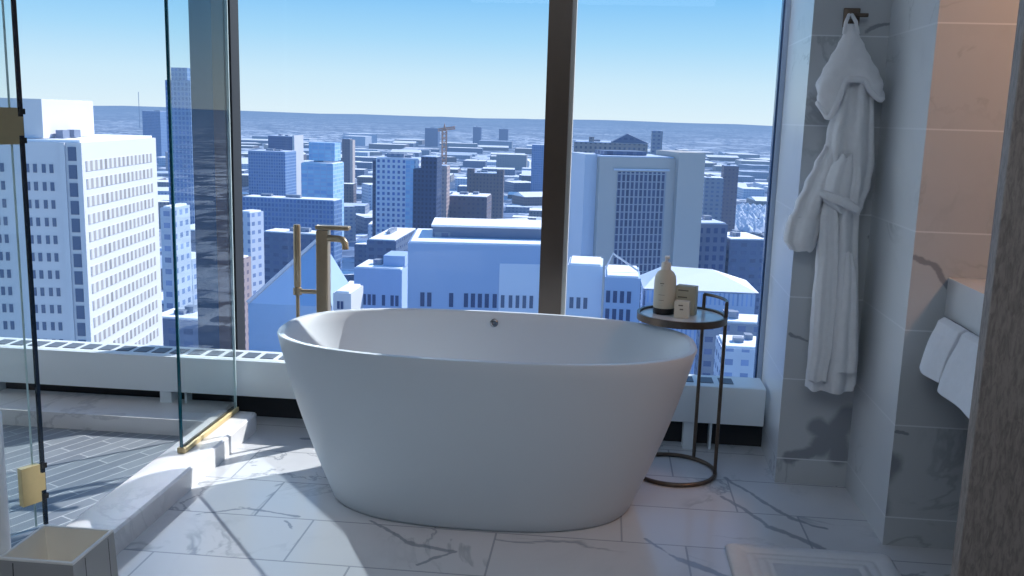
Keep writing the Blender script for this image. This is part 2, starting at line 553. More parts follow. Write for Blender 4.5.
# ------------------------------------------------------------------ heater cover
HY0, HY1, HZ = 4.11, 4.30, 0.30
ht = thing('heater_cover', (-1.4, 4.2, 0), 'long white metal heater cover with slotted top below the window', 'heater')
MB().box(-3.58, 0.744, HY0, HY0 + 0.02, 0.130, HZ, bev=0.004).build('front_panel', m_heater, ht, smooth=40)
MB().box(-3.58, 0.744, HY0 + 0.0205, HY1, HZ - 0.012, HZ).build('top_panel', m_heater, ht)
k = 0
x = -3.5
while x < 0.62:
    MB().box(x, x + 0.062, HY0 + 0.055, HY1 - 0.045, HZ + 0.0005, HZ + 0.003).build('vent_slot', m_slot, ht)
    x += 0.088
for fx in (-2.98, -2.04, 0.40):
    MB().prism([(fx, 4.13), (fx + 0.055, 4.13), (fx + 0.055, 4.20), (fx, 4.20)], 0.07 if fx < -1.7 else 0.0, 0.135).build('foot', m_heater, ht)
    MB().prism([(fx + 0.115, 4.14), (fx + 0.125, 4.14), (fx + 0.125, 4.20), (fx + 0.115, 4.20)], 0.07 if fx < -1.7 else 0.0, 0.135).build('bracket', m_heater, ht)

# ------------------------------------------------------------------ shower glass
sp = thing('shower_screen', (-1.63, 3.72, 0.088), 'fixed clear glass shower panel in a gold channel on the curb', 'shower screen')
MB().box(-1.635, -1.625, 3.468, 4.02, 0.095, 2.6, 0).build('pane', m_sglass, sp)
MB().box(-1.6355, -1.6245, 3.460, 3.468, 0.095, 2.6).build('front_edge', m_gedge, sp)
MB().box(-1.6355, -1.6245, 4.02, 4.026, 0.095, 2.6).build('back_edge', m_seal, sp)
MB().box(-1.643, -1.636, 3.475, 4.02, 0.0885, 0.108).add([], []).build('channel', m_seam, sp)
MB().box(-1.624, -1.612, 3.475, 4.02, 0.0885, 0.108, bev=0.002).build('channel', m_goldlit, sp)
MB().box(-1.645, -1.612, 3.455, 3.474, 0.0885, 0.112, bev=0.003).build('clip', m_gold, sp)

HX, HYY = -1.876, 2.935
dd = Vector((-math.sin(R(26)), -math.cos(R(26)), 0))
dn = Vector((dd.y, -dd.x, 0))


def dslab(a0, a1, n0, n1, z0, z1, mb=None, bev=0):
    mb = mb or MB()
    o = Vector((HX, HYY, 0))
    pts = [o + dd * a + dn * n for a, n in ((a0, n0), (a1, n0), (a1, n1), (a0, n1))]
    return mb.prism([(p.x, p.y) for p in pts], z0, z1)


sd = thing('shower_door', (HX, HYY, 0.004), 'clear glass shower door standing open on two gold hinges', 'shower door')
dslab(0.012, 0.72, -0.005, 0.005, 0.006, 2.4).build('pane', m_sglass, sd)
dslab(0.0, 0.012, -0.0055, 0.0055, 0.006, 2.4).build('hinge_edge', m_gedge_dark, sd)
dslab(0.034, 0.040, 0.0055, 0.009, 0.006, 2.4).build('seal', m_seal, sd)
for z0, z1 in ((0.098, 0.232), (1.312, 1.428)):
    h = dslab(0.022, 0.088, -0.012, 0.012, z0, z1).build('hinge', m_goldlit if z0 < 1 else m_gold, sd)
    zc = (z0 + z1) / 2
    dslab(0.004, 0.0215, -0.010, 0.010, zc - 0.03, zc + 0.03).build('knuckle', m_goldlit if z0 < 1 else m_gold, h)
    for zz in (z0 + 0.012, z1 - 0.012):
        dslab(-0.006, 0.012, -0.008, 0.008, zz - 0.009, zz + 0.009).build('pin', m_black, h)

# ------------------------------------------------------------------ bathtub
TC = Vector((-0.424, 3.505, 0))


def superring(a, b, z, n=2.55, cx=TC.x, cy=TC.y, seg=96):
    out = []
    for k in range(seg):
        th = 2 * math.pi * k / seg
        c_, s_ = math.cos(th), math.sin(th)
        out.append((cx + a * math.copysign(abs(c_) ** (2 / n), c_), cy + b * math.copysign(abs(s_) ** (2 / n), s_), z))
    return out


RIM = 0.63
outer = []
for i in range(13):
    f = i / 12
    bulge = 0.016 * math.sin(math.pi * f)
    outer.append((0.578 + (0.790 - 0.578) * f + bulge, 0.382 + (0.428 - 0.382) * f + bulge * 0.7, 0.012 + f * (RIM - 0.018)))
rings = [superring(0.566, 0.370, 0.0)] + [superring(*o) for o in outer]
rings += [superring(0.787, 0.425, RIM), superring(0.767, 0.405, RIM), superring(0.762, 0.400, RIM - 0.006)]
for i in range(1, 12):
    f = i / 12
    rings.append(superring(0.762 - 0.185 * f, 0.400 - 0.055 * f, RIM - 0.006 - f * 0.42))
rings += [superring(0.55, 0.31, 0.165), superring(0.47, 0.24, 0.148), superring(0.25, 0.12, 0.143)]
mb = MB()
mb.loft(rings)
tub = mb.build('bathtub', m_tub, smooth=50)
tag(tub, 'large white oval freestanding bathtub in front of the window', 'bathtub')
# overflow on the inner back wall
ov = MB()
pc = Vector((-0.44, 3.897, 0.585))
axis = Vector((0, -1, 0.12)).normalized()
e1 = Vector((1, 0, 0))
e2 = axis.cross(e1).normalized()
ov.loft([[pc + axis * d + (e1 * math.cos(a) + e2 * math.sin(a)) * r for a in [2 * math.pi * k / 20 for k in range(20)]] for r, d in ((0.017, -0.008), (0.017, 0.004), (0.014, 0.006), (0.009, 0.006), (0.007, 0.001))])
o = ov.build('overflow', m_chrome, tub, local=True, smooth=40)
o['label'] = 'chrome overflow ring'
MB().lathe([(0.03, 0.140), (0.03, 0.149), (0.02, 0.151)], (-0.417, 3.505), 24).build('drain', m_chrome, tub, local=True, smooth=40)

# ------------------------------------------------------------------ tub filler
tf = thing('tub_filler', (-1.19, 3.94, 0), 'brushed bronze floor-standing tub tap with hand shower behind the bathtub', 'tap')
fx, fy = -1.19, 3.94
MB().lathe([(0.05, 0), (0.05, 0.012), (0.026, 0.016)], (fx, fy), 32).build('base_plate', m_tap, tf, smooth=40)
MB().box(fx - 0.026, fx + 0.026, fy - 0.026, fy + 0.026, 0.014, 0.945, bev=0.006).build('column', m_tap, tf, smooth=40)
MB().box(fx - 0.028, fx + 0.118, fy - 0.028, fy + 0.014, 0.948, 0.966, bev=0.004).build('lever', m_tap, tf, smooth=40)
MB().tube([(fx + 0.024, fy - 0.01, 0.912), (fx + 0.075, fy - 0.035, 0.914), (fx + 0.098, fy - 0.046, 0.912), (fx + 0.11, fy - 0.052, 0.898), (fx + 0.112, fy - 0.053, 0.872)], 0.0145, 14).build('spout', m_tap, tf, smooth=50)
hs = MB().tube([(fx - 0.112, fy - 0.01, 0.69), (fx - 0.112, fy - 0.01, 0.70), (fx - 0.112, fy - 0.01, 0.955), (fx - 0.112, fy - 0.01, 0.965)], [0.012, 0.0155, 0.0155, 0.013], 16).build('hand_shower', m_tap, tf, smooth=50)
MB().tube([(fx - 0.112, fy - 0.01, 0.69), (fx - 0.111, fy - 0.01, 0.5), (fx - 0.108, fy, 0.25), (fx - 0.085, fy + 0.01, 0.08), (fx - 0.03, fy + 0.01, 0.05), (fx - 0.02, fy, 0.06)], 0.008, 10).build('hose', m_tap, hs, smooth=50)
MB().tube([(fx - 0.02, fy - 0.005, 0.675), (fx - 0.1, fy - 0.01, 0.675)], 0.010, 12).build('holder_arm', m_tap, tf, smooth=50)
MB().lathe([(0.019, 0.66), (0.019, 0.69)], (fx - 0.112, fy - 0.01), 18).build('holder_ring', m_tap, tf, smooth=50)

# ------------------------------------------------------------------ side table and toiletries
tx, ty, tr, tz = 0.335, 3.84, 0.176, 0.67
st = thing('side_table', (tx, ty, 0), 'small round bronze side table with pale marble top beside the bathtub', 'table')
MB().lathe([(tr - 0.012, tz - 0.014), (tr - 0.010, tz - 0.004), (tr - 0.010, tz)], (tx, ty), 64).build('table_top', m_top, st, smooth=40)
ring = lambda r, z, a0=0, a1=360, n=64: [(tx + r * math.cos(R(a0 + (a1 - a0) * k / n)), ty + r * math.sin(R(a0 + (a1 - a0) * k / n)), z) for k in range(n if a1 - a0 >= 360 else n + 1)]
MB().tube(ring(tr, tz - 0.006), 1, closed=True, sq=(0.006, 0.014)).build('rim', m_bronze, st, smooth=40)
MB().tube(ring(tr, 0.0095, -170, 170), 0.009, 10).build('base_ring', m_bronze, st, smooth=50)
for a, ztop in ((-14, 0.735), (55, 0.735)):
    lx, ly = tx + tr * math.cos(R(a)), ty + tr * math.sin(R(a))
    MB().tube([(lx, ly, 0.01), (lx, ly, ztop)], 0.0075, 12).build('leg', m_bronze, st, smooth=50)
MB().tube(ring(tr, 0.735, -14, 55, 16), 0.0065, 10).build('gallery_rail', m_bronze, st, smooth=50)

bx, by = 0.262, 3.86
bt = thing('pump_bottle', (bx, by, tz), 'cream pump bottle with a black foot band on the side table', 'bottle')
MB().lathe([(0.0435, tz + 0.026), (0.0445, tz + 0.03), (0.0445, tz + 0.135), (0.042, tz + 0.155), (0.033, tz + 0.172), (0.021, tz + 0.18), (0.019, tz + 0.182)], (bx, by), 36).build('body', m_cream, bt, smooth=40)
MB().lathe([(0.042, tz + 0.001), (0.0437, tz + 0.004), (0.0437, tz + 0.0258)], (bx, by), 36).build('foot_band', m_black, bt, smooth=40)
pm = MB().lathe([(0.020, tz + 0.1825), (0.020, tz + 0.205), (0.016, tz + 0.212), (0.006, tz + 0.215), (0.006, tz + 0.228)], (bx, by), 24).build('pump', m_pump, bt, smooth=40)
MB().box(bx - 0.008, bx + 0.012, by - 0.03, by + 0.008, tz + 0.2285, tz + 0.238, bev=0.002).build('nozzle', m_pump, pm, smooth=40)
for i, (zz, hw) in enumerate(((0.128, 0.36), (0.120, 0.2), (0.082, 0.6), (0.060, 0.5))):
    a0 = R(-110)
    rr = 0.0449
    pts = [(bx + rr * math.cos(a0 + (k / 8 - 0.5) * hw), by + rr * math.sin(a0 + (k / 8 - 0.5) * hw)) for k in range(9)]
    mb = MB()
    hh = 0.0035 if i == 0 else 0.0015
    mb.loft([[(p[0], p[1], tz + zz) for p in pts], [(p[0], p[1], tz + zz + hh) for p in pts]], False, False, False)
    mb.build('label_line', m_ink, bt)


def carton(name, cx, cy, w, d, h, rz, mat, label, lines):
    c = thing(name, (cx, cy, tz), label, 'box', None, rz)
    MB().box(-w / 2, w / 2, -d / 2, d / 2, 0.0005, h, bev=0.002).build('carton', mat, c, True, 40)
    for z, a, b in lines:
        MB().box(a, b, -d / 2 - 0.0008, -d / 2 - 0.0002, z, z + 0.005).build('label_line', m_ink, c, True)


carton('tall_carton', 0.352, 3.868, 0.082, 0.05, 0.118, R(-18), m_card, 'taller cream toiletry box standing behind the small white box', ((0.098, -0.03, 0.012), (0.07, -0.03, 0.008)))
carton('small_carton', 0.330, 3.790, 0.058, 0.04, 0.068, R(-14), m_card2, 'small white toiletry box at the front of the side table', ((0.05, -0.012, 0.006), (0.034, -0.006, 0.008)))

# ------------------------------------------------------------------ robe hook and robe
WALL = 3.79
hk = at(851, 18, WALL)
rh = thing('robe_hook', (hk.x, WALL, hk.z), 'square bronze robe hook with a short peg on the marble wall', 'hook')
MB().box(hk.x - 0.030, hk.x + 0.030, WALL - 0.012, WALL - 0.0005, hk.z - 0.035, hk.z + 0.035, bev=0.003).build('plate', m_bronze, rh, smooth=40)
MB().tube([(hk.x - 0.004, WALL - 0.0125, hk.z + 0.006), (hk.x - 0.004, WALL - 0.05, hk.z + 0.006)], 0.011, 14).build('post', m_bronze, rh, smooth=40)
MB().box(hk.x - 0.016, hk.x + 0.048, WALL - 0.064, WALL - 0.0505, hk.z - 0.002, hk.z + 0.012, bev=0.003).build('peg', m_bronze, rh, smooth=40)
MB().tube([(hk.x - 0.004, WALL - 0.03, hk.z - 0.006), (hk.x - 0.004, WALL - 0.03, hk.z - 0.034), (hk.x - 0.004, WALL - 0.052, hk.z - 0.036)], 0.007, 10).build('lower_prong', m_bronze, rh, smooth=40)

RY = 3.69


def interp(tbl, y):
    for (a, b) in zip(tbl, tbl[1:]):
        if a[0] <= y <= b[0]:
            f = (y - a[0]) / (b[0] - a[0])
            f = f * f * (3 - 2 * f)
            return [p + (q - p) * f for p, q in zip(a[1:], b[1:])]
    return tbl[-1][1:] if y > tbl[-1][0] else tbl[0][1:]


def cloth_loft(tbl, Y0, folds, amp, seed, n=72, step=4, back=WALL - 0.004, twist=0.0, noise=0.004, cap=True, mb=None):
    """tbl rows: image height, left, right edge of the cloth and half depth; sections lie around the plane Y0"""
    rnd = random.Random(seed)
    ph = [rnd.uniform(0, 6.28) for _ in range(8)]
    y0, y1 = tbl[0][0], tbl[-1][0]
    rows = max(4, int((y1 - y0) / step))
    rings = []
    for k in range(rows + 1):
        py = y0 + (y1 - y0) * k / rows
        L, Rr, hd = interp(tbl, py)
        a, b = at(L, py, Y0), at(Rr, py, Y0)
        cx, hw, z = (a.x + b.x) / 2, (b.x - a.x) / 2, (a.z + b.z) / 2
        ring = []
        for i in range(n):
            th = 2 * math.pi * i / n
            c_, s_ = math.cos(th), math.sin(th)
            front = max(0.0, -s_)
            dsp = sum(amp / (1 + j * 0.35) * math.sin((folds + j * 2) * th + ph[j] + twist * k / rows * (1 + j * 0.5)) for j in range(3))
            dsp *= (0.35 + 0.65 * front)
            px_ = cx + c_ * hw * (1 + 0.3 * dsp)
            py_ = Y0 + s_ * hd * (1 + dsp * 1.6)
            zz = z + noise * math.sin(5 * th + ph[3]) * (1 if k in (0, rows) else 0.3)
            ring.append((px_, min(py_, back), zz))
        rings.append(ring)
    mb = mb or MB()
    mb.loft(rings, cap, cap)
    return mb


rb = thing('bathrobe', (hk.x, RY, 0.45), 'white terry hooded bathrobe hanging from the bronze hook', 'robe')
body = [(78, 838, 872, 0.040), (110, 832, 873, 0.050), (135, 826, 873, 0.055), (160, 823, 873, 0.060), (185, 821, 869, 0.062), (205, 819, 862, 0.055),
        (215, 818, 858, 0.050), (240, 817, 857, 0.055), (270, 815, 857, 0.060), (300, 812, 857, 0.066), (330, 810, 857, 0.070), (360, 808, 856, 0.072), (378, 806, 855, 0.074), (388, 805, 852, 0.072)]
cloth_loft(body, RY + 0.01, 5, 0.16, 3, twist=1.4, noise=0.004).build('body', m_terry, rb, smooth=60)
# overlapping front edge of the skirt
fp = [(252, 845, 853, 0.012), (275, 842, 857, 0.018), (300, 838, 858, 0.024), (330, 833, 858, 0.028), (355, 831, 858, 0.030), (371, 829, 857, 0.030)]
cloth_loft(fp, RY - 0.055, 3, 0.18, 8, noise=0.004).build('front_flap', m_terry, rb, smooth=60)
lf = [(198, 824, 836, 0.006), (222, 820, 838, 0.018), (250, 818, 838, 0.026), (300, 814, 836, 0.03), (340, 812, 832, 0.03), (380, 807, 826, 0.03)]
cloth_loft(lf, RY - 0.045, 3, 0.2, 12, noise=0.004).build('front_flap', m_terry, rb, smooth=60)
# sleeves
s1 = [(146, 824, 842, 0.020), (165, 814, 840, 0.032), (185, 804, 834, 0.040), (205, 795, 826, 0.044), (225, 787, 820, 0.045), (238, 784, 817, 0.044), (246, 788, 815, 0.040), (250, 794, 813, 0.034)]
o1 = cloth_loft(s1, RY - 0.005, 4, 0.14, 21, noise=0.006).build('sleeve', m_terry, rb, smooth=60)
cf = [(216, 789, 822, 0.049), (228, 785, 820, 0.0505), (240, 783, 817, 0.049), (250, 790, 813, 0.040)]
cloth_loft(cf, RY - 0.006, 4, 0.10, 21, noise=0.005).build('cuff', m_terry, o1, smooth=60)
s2 = [(156, 840, 856, 0.022), (168, 829, 860, 0.036), (180, 824, 860, 0.042), (192, 822, 858, 0.040), (202, 823, 857, 0.034), (211, 832, 857, 0.024)]
o2 = cloth_loft(s2, RY - 0.045, 4, 0.22, 33, noise=0.008).build('sleeve', m_terry, rb, smooth=60)
bp = [at(819, 192, RY - 0.085), at(828, 196, RY - 0.094), at(840, 200, RY - 0.098), at(850, 205, RY - 0.092), at(857, 209, RY - 0.075)]
MB().tube(bp, [0.012, 0.017, 0.018, 0.017, 0.012], 14).build('belt', m_terry, rb, smooth=60)
# hood: a cone whose lower edge drops in two lobes
rings = []
nh = 64
top_tbl = [(24, 846, 856, 0.012), (34, 843, 859, 0.022), (46, 837, 865, 0.034), (58, 830, 871, 0.046), (72, 823, 878, 0.058), (86, 816, 884, 0.068), (100, 814, 887, 0.074), (120, 814, 886, 0.074)]
edge = []
for k in range(22):
    ring = []
    for i in range(nh):
        th = 2 * math.pi * i / nh
        c_, s_ = math.cos(th), math.sin(th)
        sm_ = lambda v, a, b: (lambda q: q * q * (3 - 2 * q))(min(1, max(0, (v - a) / (b - a))))
        if c_ < 0:
            low = 80 + 38 * sm_(-c_, 0.2, 0.75) - 14 * sm_(-c_, 0.82, 1.0)
        else:
            low = 80 + 19 * sm_(c_, 0.3, 0.8) - 8 * sm_(c_, 0.85, 1.0)
        if s_ > 0 and low > 88:
            low += (88 - low) * sm_(s_, 0.0, 0.8)
        py = 24 + (low - 24) * k / 21
        L, Rr, hd = interp(top_tbl, py)
        a, b = at(L, py, RY), at(Rr, py, RY)
        fold = 1 + 0.05 * math.sin(6 * th + 0.12 * py) * (k / 21)
        curl = 1 - 0.12 * max(0, k - 17) / 4
        ring.append((((a.x + b.x) / 2) + c_ * (b.x - a.x) / 2 * fold * curl, min(RY + s_ * hd * fold * curl, WALL - 0.004), (a.z + b.z) / 2))
    rings.append(ring)
hd_ = MB().loft(rings, True, False).build('hood', m_terry, rb, smooth=60)
sm = hd_.modifiers.new('thickness', 'SOLIDIFY')
sm.thickness = 0.008
MB().tube([Vector(p) * 1 for p in rings[-1]], 0.011, 10, closed=True).build('hood_edge', m_terry, hd_, local=False, smooth=60)
lp = [at(844, 34, RY - 0.01), at(846, 22, RY - 0.02), at(849, 15, RY + 0.035), at(852, 15, RY + 0.035), at(856, 22, RY - 0.02), at(858, 34, RY - 0.01)]
MB().tube(lp, 0.007, 10).build('hanging_loop', m_terry, rb, smooth=60)

# ------------------------------------------------------------------ vanity, towels, door
VX = 1.150
vc = tag(MB().box(VX, 2.3, 0.6, 3.2495, 0.83, 0.962, bev=0.003).build('vanity_counter', m_slab, smooth=40), 'thick white marble vanity counter against the warm lit end wall', 'counter')
tag(MB().box(1.42, 2.3, 0.7, 3.2, 0.0, 0.8295).build('vanity_cabinet', m_seam), 'dark cabinet set back under the marble vanity counter', 'cabinet')
tb = thing('towel_bar', (1.127, 3.0, 0.815), 'slim bronze towel bar below the vanity counter edge', 'towel bar')
MB().tube([(1.127, 2.5, 0.815), (1.127, 3.2, 0.815)], 0.007, 10).build('bar', m_bronze, tb, smooth=50)
for yy in (2.52, 3.19):
    MB().tube([(1.127, yy, 0.815), (1.16, yy, 0.822), (1.18, yy, 0.829)], 0.006, 10).build('bracket', m_bronze, tb, smooth=50)


def towel(y0, y1, zb, label, seed, dx=0.0, zt=0.0):
    rnd = random.Random(seed)
    rings = []
    for k in range(17):
        f = k / 16
        y = y0 + (y1 - y0) * f
        e = 1 - 0.10 * (abs(f - 0.5) * 2) ** 6
        w = 0.006 * math.sin(f * 7 + seed)
        pr = [(-0.074 + w, zb), (-0.060 + w, zb + 0.07), (-0.042 + w * 0.6, zb + 0.12), (-0.030, 0.80 + zt), (-0.020, 0.832 + zt), (0.0, 0.845 + zt), (0.016, 0.838 + zt),
              (0.026, 0.815 + zt), (0.030, 0.76 + zt), (0.030, zb + 0.06), (0.022, zb + 0.012), (-0.03, zb + 0.004), (-0.066 + w, zb - 0.004)]
        rings.append([(1.118 + dx + p[0] * e, y, 0.72 + (p[1] - 0.72) * (0.985 + 0.015 * e)) for p in pr])
    o = MB().loft(rings).build('hand_towel', m_towel, smooth=60)
    b = o.modifiers.new('soft', 'BEVEL')
    b.width = 0.008
    b.segments = 2
    ss = o.modifiers.new('smooth', 'SUBSURF')
    ss.levels = ss.render_levels = 2
    return tag(o, label, 'towel', 'hand towels on the vanity bar')


towel(2.995, 3.185, 0.665, 'white hand towel on the vanity bar, the one nearer the end wall', 1, 0.010, -0.004)
towel(2.62, 2.975, 0.645, 'white hand towel on the vanity bar, the one nearer the brown door', 4, 0.010, -0.004)

dr = struct('door_1', MB().box(0.805, 1.145, 2.02, 2.06, 0.003, 2.7, bev=0.003), m_wood, 'taupe wood-grained door leaf at the right edge')

# ------------------------------------------------------------------ bath mat
mt = MB()
mx0, mx1, my0, my1 = 0.47, 1.02, 2.28, 3.15


def rrect(x0, x1, y0, y1, r, z, n=6):
    out = []
    for cx, cy, a in ((x1 - r, y1 - r, 0), (x0 + r, y1 - r, 90), (x0 + r, y0 + r, 180), (x1 - r, y0 + r, 270)):
        for k in range(n + 1):
            th = R(a + 90 * k / n)
            out.append((cx + r * math.cos(th), cy + r * math.sin(th), z))
    return out


insets = [(0.0, 0.001), (0.0, 0.011), (0.006, 0.015), (0.055, 0.015), (0.060, 0.011), (0.066, 0.011), (0.071, 0.015), (0.088, 0.015), (0.093, 0.011), (0.099, 0.011), (0.104, 0.015),
          (0.121, 0.015), (0.126, 0.011), (0.132, 0.011), (0.137, 0.0155)]
mt.loft([rrect(mx0 + i, mx1 - i, my0 + i, my1 - i, max(0.004, 0.03 - i * 0.2), z) for i, z in insets])
tag(mt.build('bath_mat', m_mat, smooth=60), 'white cotton bath mat with embossed border lines on the marble floor', 'bath mat')

# ------------------------------------------------------------------ waste bin and white stand
bn = thing('waste_bin', (-1.4, 2.228, 0), 'square pale taupe waste bin with dark seams beside the curb', 'bin')
bz = 0.30


def sq(h, z, cx=-1.4, cy=2.228):
    return [(cx - h, cy - h, z), (cx + h, cy - h, z), (cx + h, cy + h, z), (cx - h, cy + h, z)]


MB().loft([sq(0.112, 0.0), sq(0.1013, bz - 0.006)], True, False).build('shell', m_bin, bn, smooth=30)
MB().loft([sq(0.0925, bz - 0.006), sq(0.1014, bz - 0.006), sq(0.1014, bz - 0.002), sq(0.0995, bz), sq(0.0935, bz), sq(0.0922, bz - 0.002), sq(0.0925, bz - 0.006)], False, False).build('rim', m_binrim, bn, smooth=30)
MB().loft([sq(0.092, bz - 0.0021), sq(0.060, 0.03)], False, True).build('liner', m_binin, bn, smooth=30)
for sx, sy, ax in ((1, -0.045, 'x'), (1, 0.07, 'x'), (-0.06, -1, 'y')):
    mb = MB()
    for zz in (0.0,):
        h0, h1 = 0.1126, 0.1016
        if ax == 'x':
            p = [(-1.4 + h0, 2.228 + sy - 0.0015, 0.002), (-1.4 + h0, 2.228 + sy + 0.0015, 0.002), (-1.4 + h1, 2.228 + sy + 0.0015, bz - 0.012), (-1.4 + h1, 2.228 + sy - 0.0015, bz - 0.012)]
        else:
            p = [(-1.4 + sx - 0.0015, 2.228 - h0, 0.002), (-1.4 + sx + 0.0015, 2.228 - h0, 0.002), (-1.4 + sx + 0.0015, 2.228 - h1, bz - 0.012), (-1.4 + sx - 0.0015, 2.228 - h1, bz - 0.012)]
        mb.add(p, [(0, 1, 2, 3)])
    mb.build('seam', m_seam, bn)
cs = thing('cylinder_stand', (-1.455, 2.07, 0), 'tall white cylindrical stand with a ring seam behind the waste bin', 'stand')
cs.location = (-1.624, 2.30, 0.0885)
BASE[cs.name] = Vector(cs.location)
MB().lathe([(0.036, 0.0885), (0.036, 0.405)], (-1.624, 2.30), 32).build('lower_tube', m_white, cs, smooth=40)
MB().lathe([(0.0355, 0.4052), (0.0355, 0.62), (0.028, 0.634), (0.012, 0.638)], (-1.624, 2.30), 32).build('upper_tube', m_white, cs, smooth=40)

# ================================================================== the city
G = -125.0
t = NT('snowy_city_ground')
Pp = t.pos()
cellsz = t.n('ShaderNodeVectorMath', operation='MULTIPLY')
t.put(cellsz.inputs[0], Pp)
cellsz.inputs[1].default_value = (1 / 46, 1 / 70, 0)
vo = t.n('ShaderNodeTexVoronoi', distance='CHEBYCHEV')
t.put(vo.inputs['Vector'], cellsz.outputs[0])
vo.inputs['Scale'].default_value = 1.0
sp_ = t.sep(vo.outputs['Color'])
roofs = t.math('MULTIPLY', t.math('GREATER_THAN', sp_[0], 0.5), t.math('LESS_THAN', vo.outputs['Distance'], 0.42))
nn = t.noise(Pp, 0.02, 6, 0.65)
c = t.mix(t.ramp(nn, 0.4, 0.65), srgb(66, 86, 118), srgb(118, 138, 172))
c = t.mix(roofs, c, srgb(232, 240, 250))
vo2 = t.n('ShaderNodeTexVoronoi', distance='CHEBYCHEV')
t.put(vo2.inputs['Vector'], cellsz.outputs[0])
vo2.inputs['Scale'].default_value = 2.6
sp2 = t.sep(vo2.outputs['Color'])
r2 = t.math('MULTIPLY', t.math('GREATER_THAN', sp2[0], 0.55), t.math('LESS_THAN', vo2.outputs['Distance'], 0.38))
c = t.mix(t.math('MULTIPLY', r2, 0.85), c, srgb(222, 232, 246))
d2 = t.math('MULTIPLY', t.math('LESS_THAN', sp2[1], 0.3), t.math('LESS_THAN', vo2.outputs['Distance'], 0.42))
c = t.mix(t.math('MULTIPLY', d2, 0.8), c, srgb(52, 70, 104))
big = t.ramp(t.noise(Pp, 0.0011, 5, 0.6), 0.42, 0.58)
c = t.mix(t.math('MULTIPLY', big, 0.65), c, srgb(70, 88, 116))
patch = t.ramp(t.noise(t.vadd(Pp, (900, 300, 0)), 0.0045, 6, 0.7), 0.55, 0.60)
c = t.mix(t.math('MULTIPLY', patch, 0.7), c, srgb(214, 226, 242))
m_ground = t.end(paint_haze(t, t.bsdf(c, 0.9, 0, 0.1), 1.0))
mb = MB()
ny, nx = 40, 60
vs, fs = [], []
for j in range(ny + 1):
    yy = 20 * (30000 / 20) ** (j / ny)
    for i in range(nx + 1):
        xx = (i / nx - 0.5) * (400 + 2.6 * yy)
        hz = 0.0
        if yy > 9000:
            f = min(1, (yy - 9000) / 12000)
            hz = f * (28 + 26 * math.sin(xx / 2700 + 1.0) + 18 * math.sin(xx / 1100 + yy / 2100) + 9 * math.sin(xx / 430))
        vs.append((xx, yy, G + hz))
for j in range(ny):
    for i in range(nx):
        a = j * (nx + 1) + i
        fs.append((a, a + 1, a + nx + 2, a + nx + 1))
gr = mb.add(vs, fs).build('ground', m_ground, smooth=80)
tag(gr, 'snow-dusted city plain running out to the hazy horizon', 'ground', None, 'structure')

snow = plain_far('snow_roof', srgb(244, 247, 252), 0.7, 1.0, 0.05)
snow_soft = plain_far('snow_roof_painted_shade', srgb(196, 210, 232), 0.7, 1.0, 0.12)  # bluer, darker copy of the roof snow, shade put into the colour
white_far = plain_far('white_concrete', srgb(206, 208, 216), 0.7, 0.4, 0.04)
C = lambda *a: srgb(*a)
f_white = facade('white_tower_face', C(236, 236, 234), C(120, 116, 112), 2.1, 9.5, 0.5, 0.52, k=0.4)
f_win = plain_far('far_window_glass', C(96, 112, 142), 0.3, 0.6)
f_win2 = plain_far('dark_window_glass', C(70, 88, 128), 0.3, 0.6)
f_blue = facade('blue_glass_tower', C(120, 150, 190), C(62, 96, 150), 3.0, 3.6, 0.62, 0.66)
f_navy = facade('navy_tower', C(74, 98, 142), C(44, 66, 112), 3.2, 3.6, 0.6, 0.5)
f_sky = facade('pale_glass', C(168, 200, 236), C(138, 178, 226), 6.0, 3.6, 0.86, 0.7)
f_apt = facade('white_blue_apartment', C(216, 226, 240), C(70, 100, 160), 4.4, 4.6, 0.5, 0.55)
f_dark = facade('dark_tower', C(52, 72, 112), C(28, 40, 70), 3.0, 3.4, 0.5, 0.55)
f_pink = facade('pinkish_frame', C(178, 160, 160), C(120, 112, 124), 3.5, 3.4, 0.5, 0.5)
f_brown = facade('brown_block', C(112, 104, 118), C(84, 82, 104), 4.0, 3.8, 0.45, 0.45)
f_brick = facade('old_brick', C(104, 96, 104), C(62, 66, 88), 4.0, 4.2, 0.42, 0.5)
f_tan = facade('tan_stone', C(150, 146, 148), C(86, 92, 112), 4.0, 4.0, 0.42, 0.5)
f_grey = facade('grey_concrete', C(140, 150, 168), C(88, 102, 134), 5.0, 4.0, 0.5, 0.45)
f_slate = facade('slate_block', C(92, 110, 142), C(62, 80, 114), 5.0, 4.0, 0.6, 0.45)
f_pale = facade('pale_block', C(196, 208, 226), C(112, 132, 170), 4.5, 4.0, 0.5, 0.45)
p_gov = plain_far('gov_precast', C(176, 174, 172), 0.7, 0.6, 0.06)
p_govl = plain_far('gov_side', C(186, 196, 212), 0.7, 0.6, 0.06)  # paler copy of the precast, lit tone of the side wing painted in
p_hall = plain_far('hall_panel', C(166, 188, 222), 0.6, 0.6, 0.05)
p_hall2 = plain_far('hall_panel_pale', C(214, 224, 242), 0.6, 0.6, 0.05)
p_band = plain_far('grey_fascia', C(120, 132, 156), 0.6, 0.6)
p_glassroof = plain_far('pale_sloped_glass', C(176, 202, 232), 0.2, 0.6, 0.1)
p_crane = plain_far('crane_orange', C(196, 158, 138), 0.7, 0.9)
p_tree = plain_far('frosted_branches', C(214, 224, 240), 0.9, 0.8, 0.35, 0.3)
f_gov = facade('gov_window_grid', C(150, 158, 172), C(48, 62, 94), 2.2, 3.6, 0.62, 0.86, k=0.6)


def frame_of(pl, pr, D0, D1):
    a = Vector((pl.x, pl.y, 0))
    b = Vector((pr.x, pr.y, 0))
    d = b - a
    return a, d.length, math.atan2(d.y, d.x)


FOOT = []


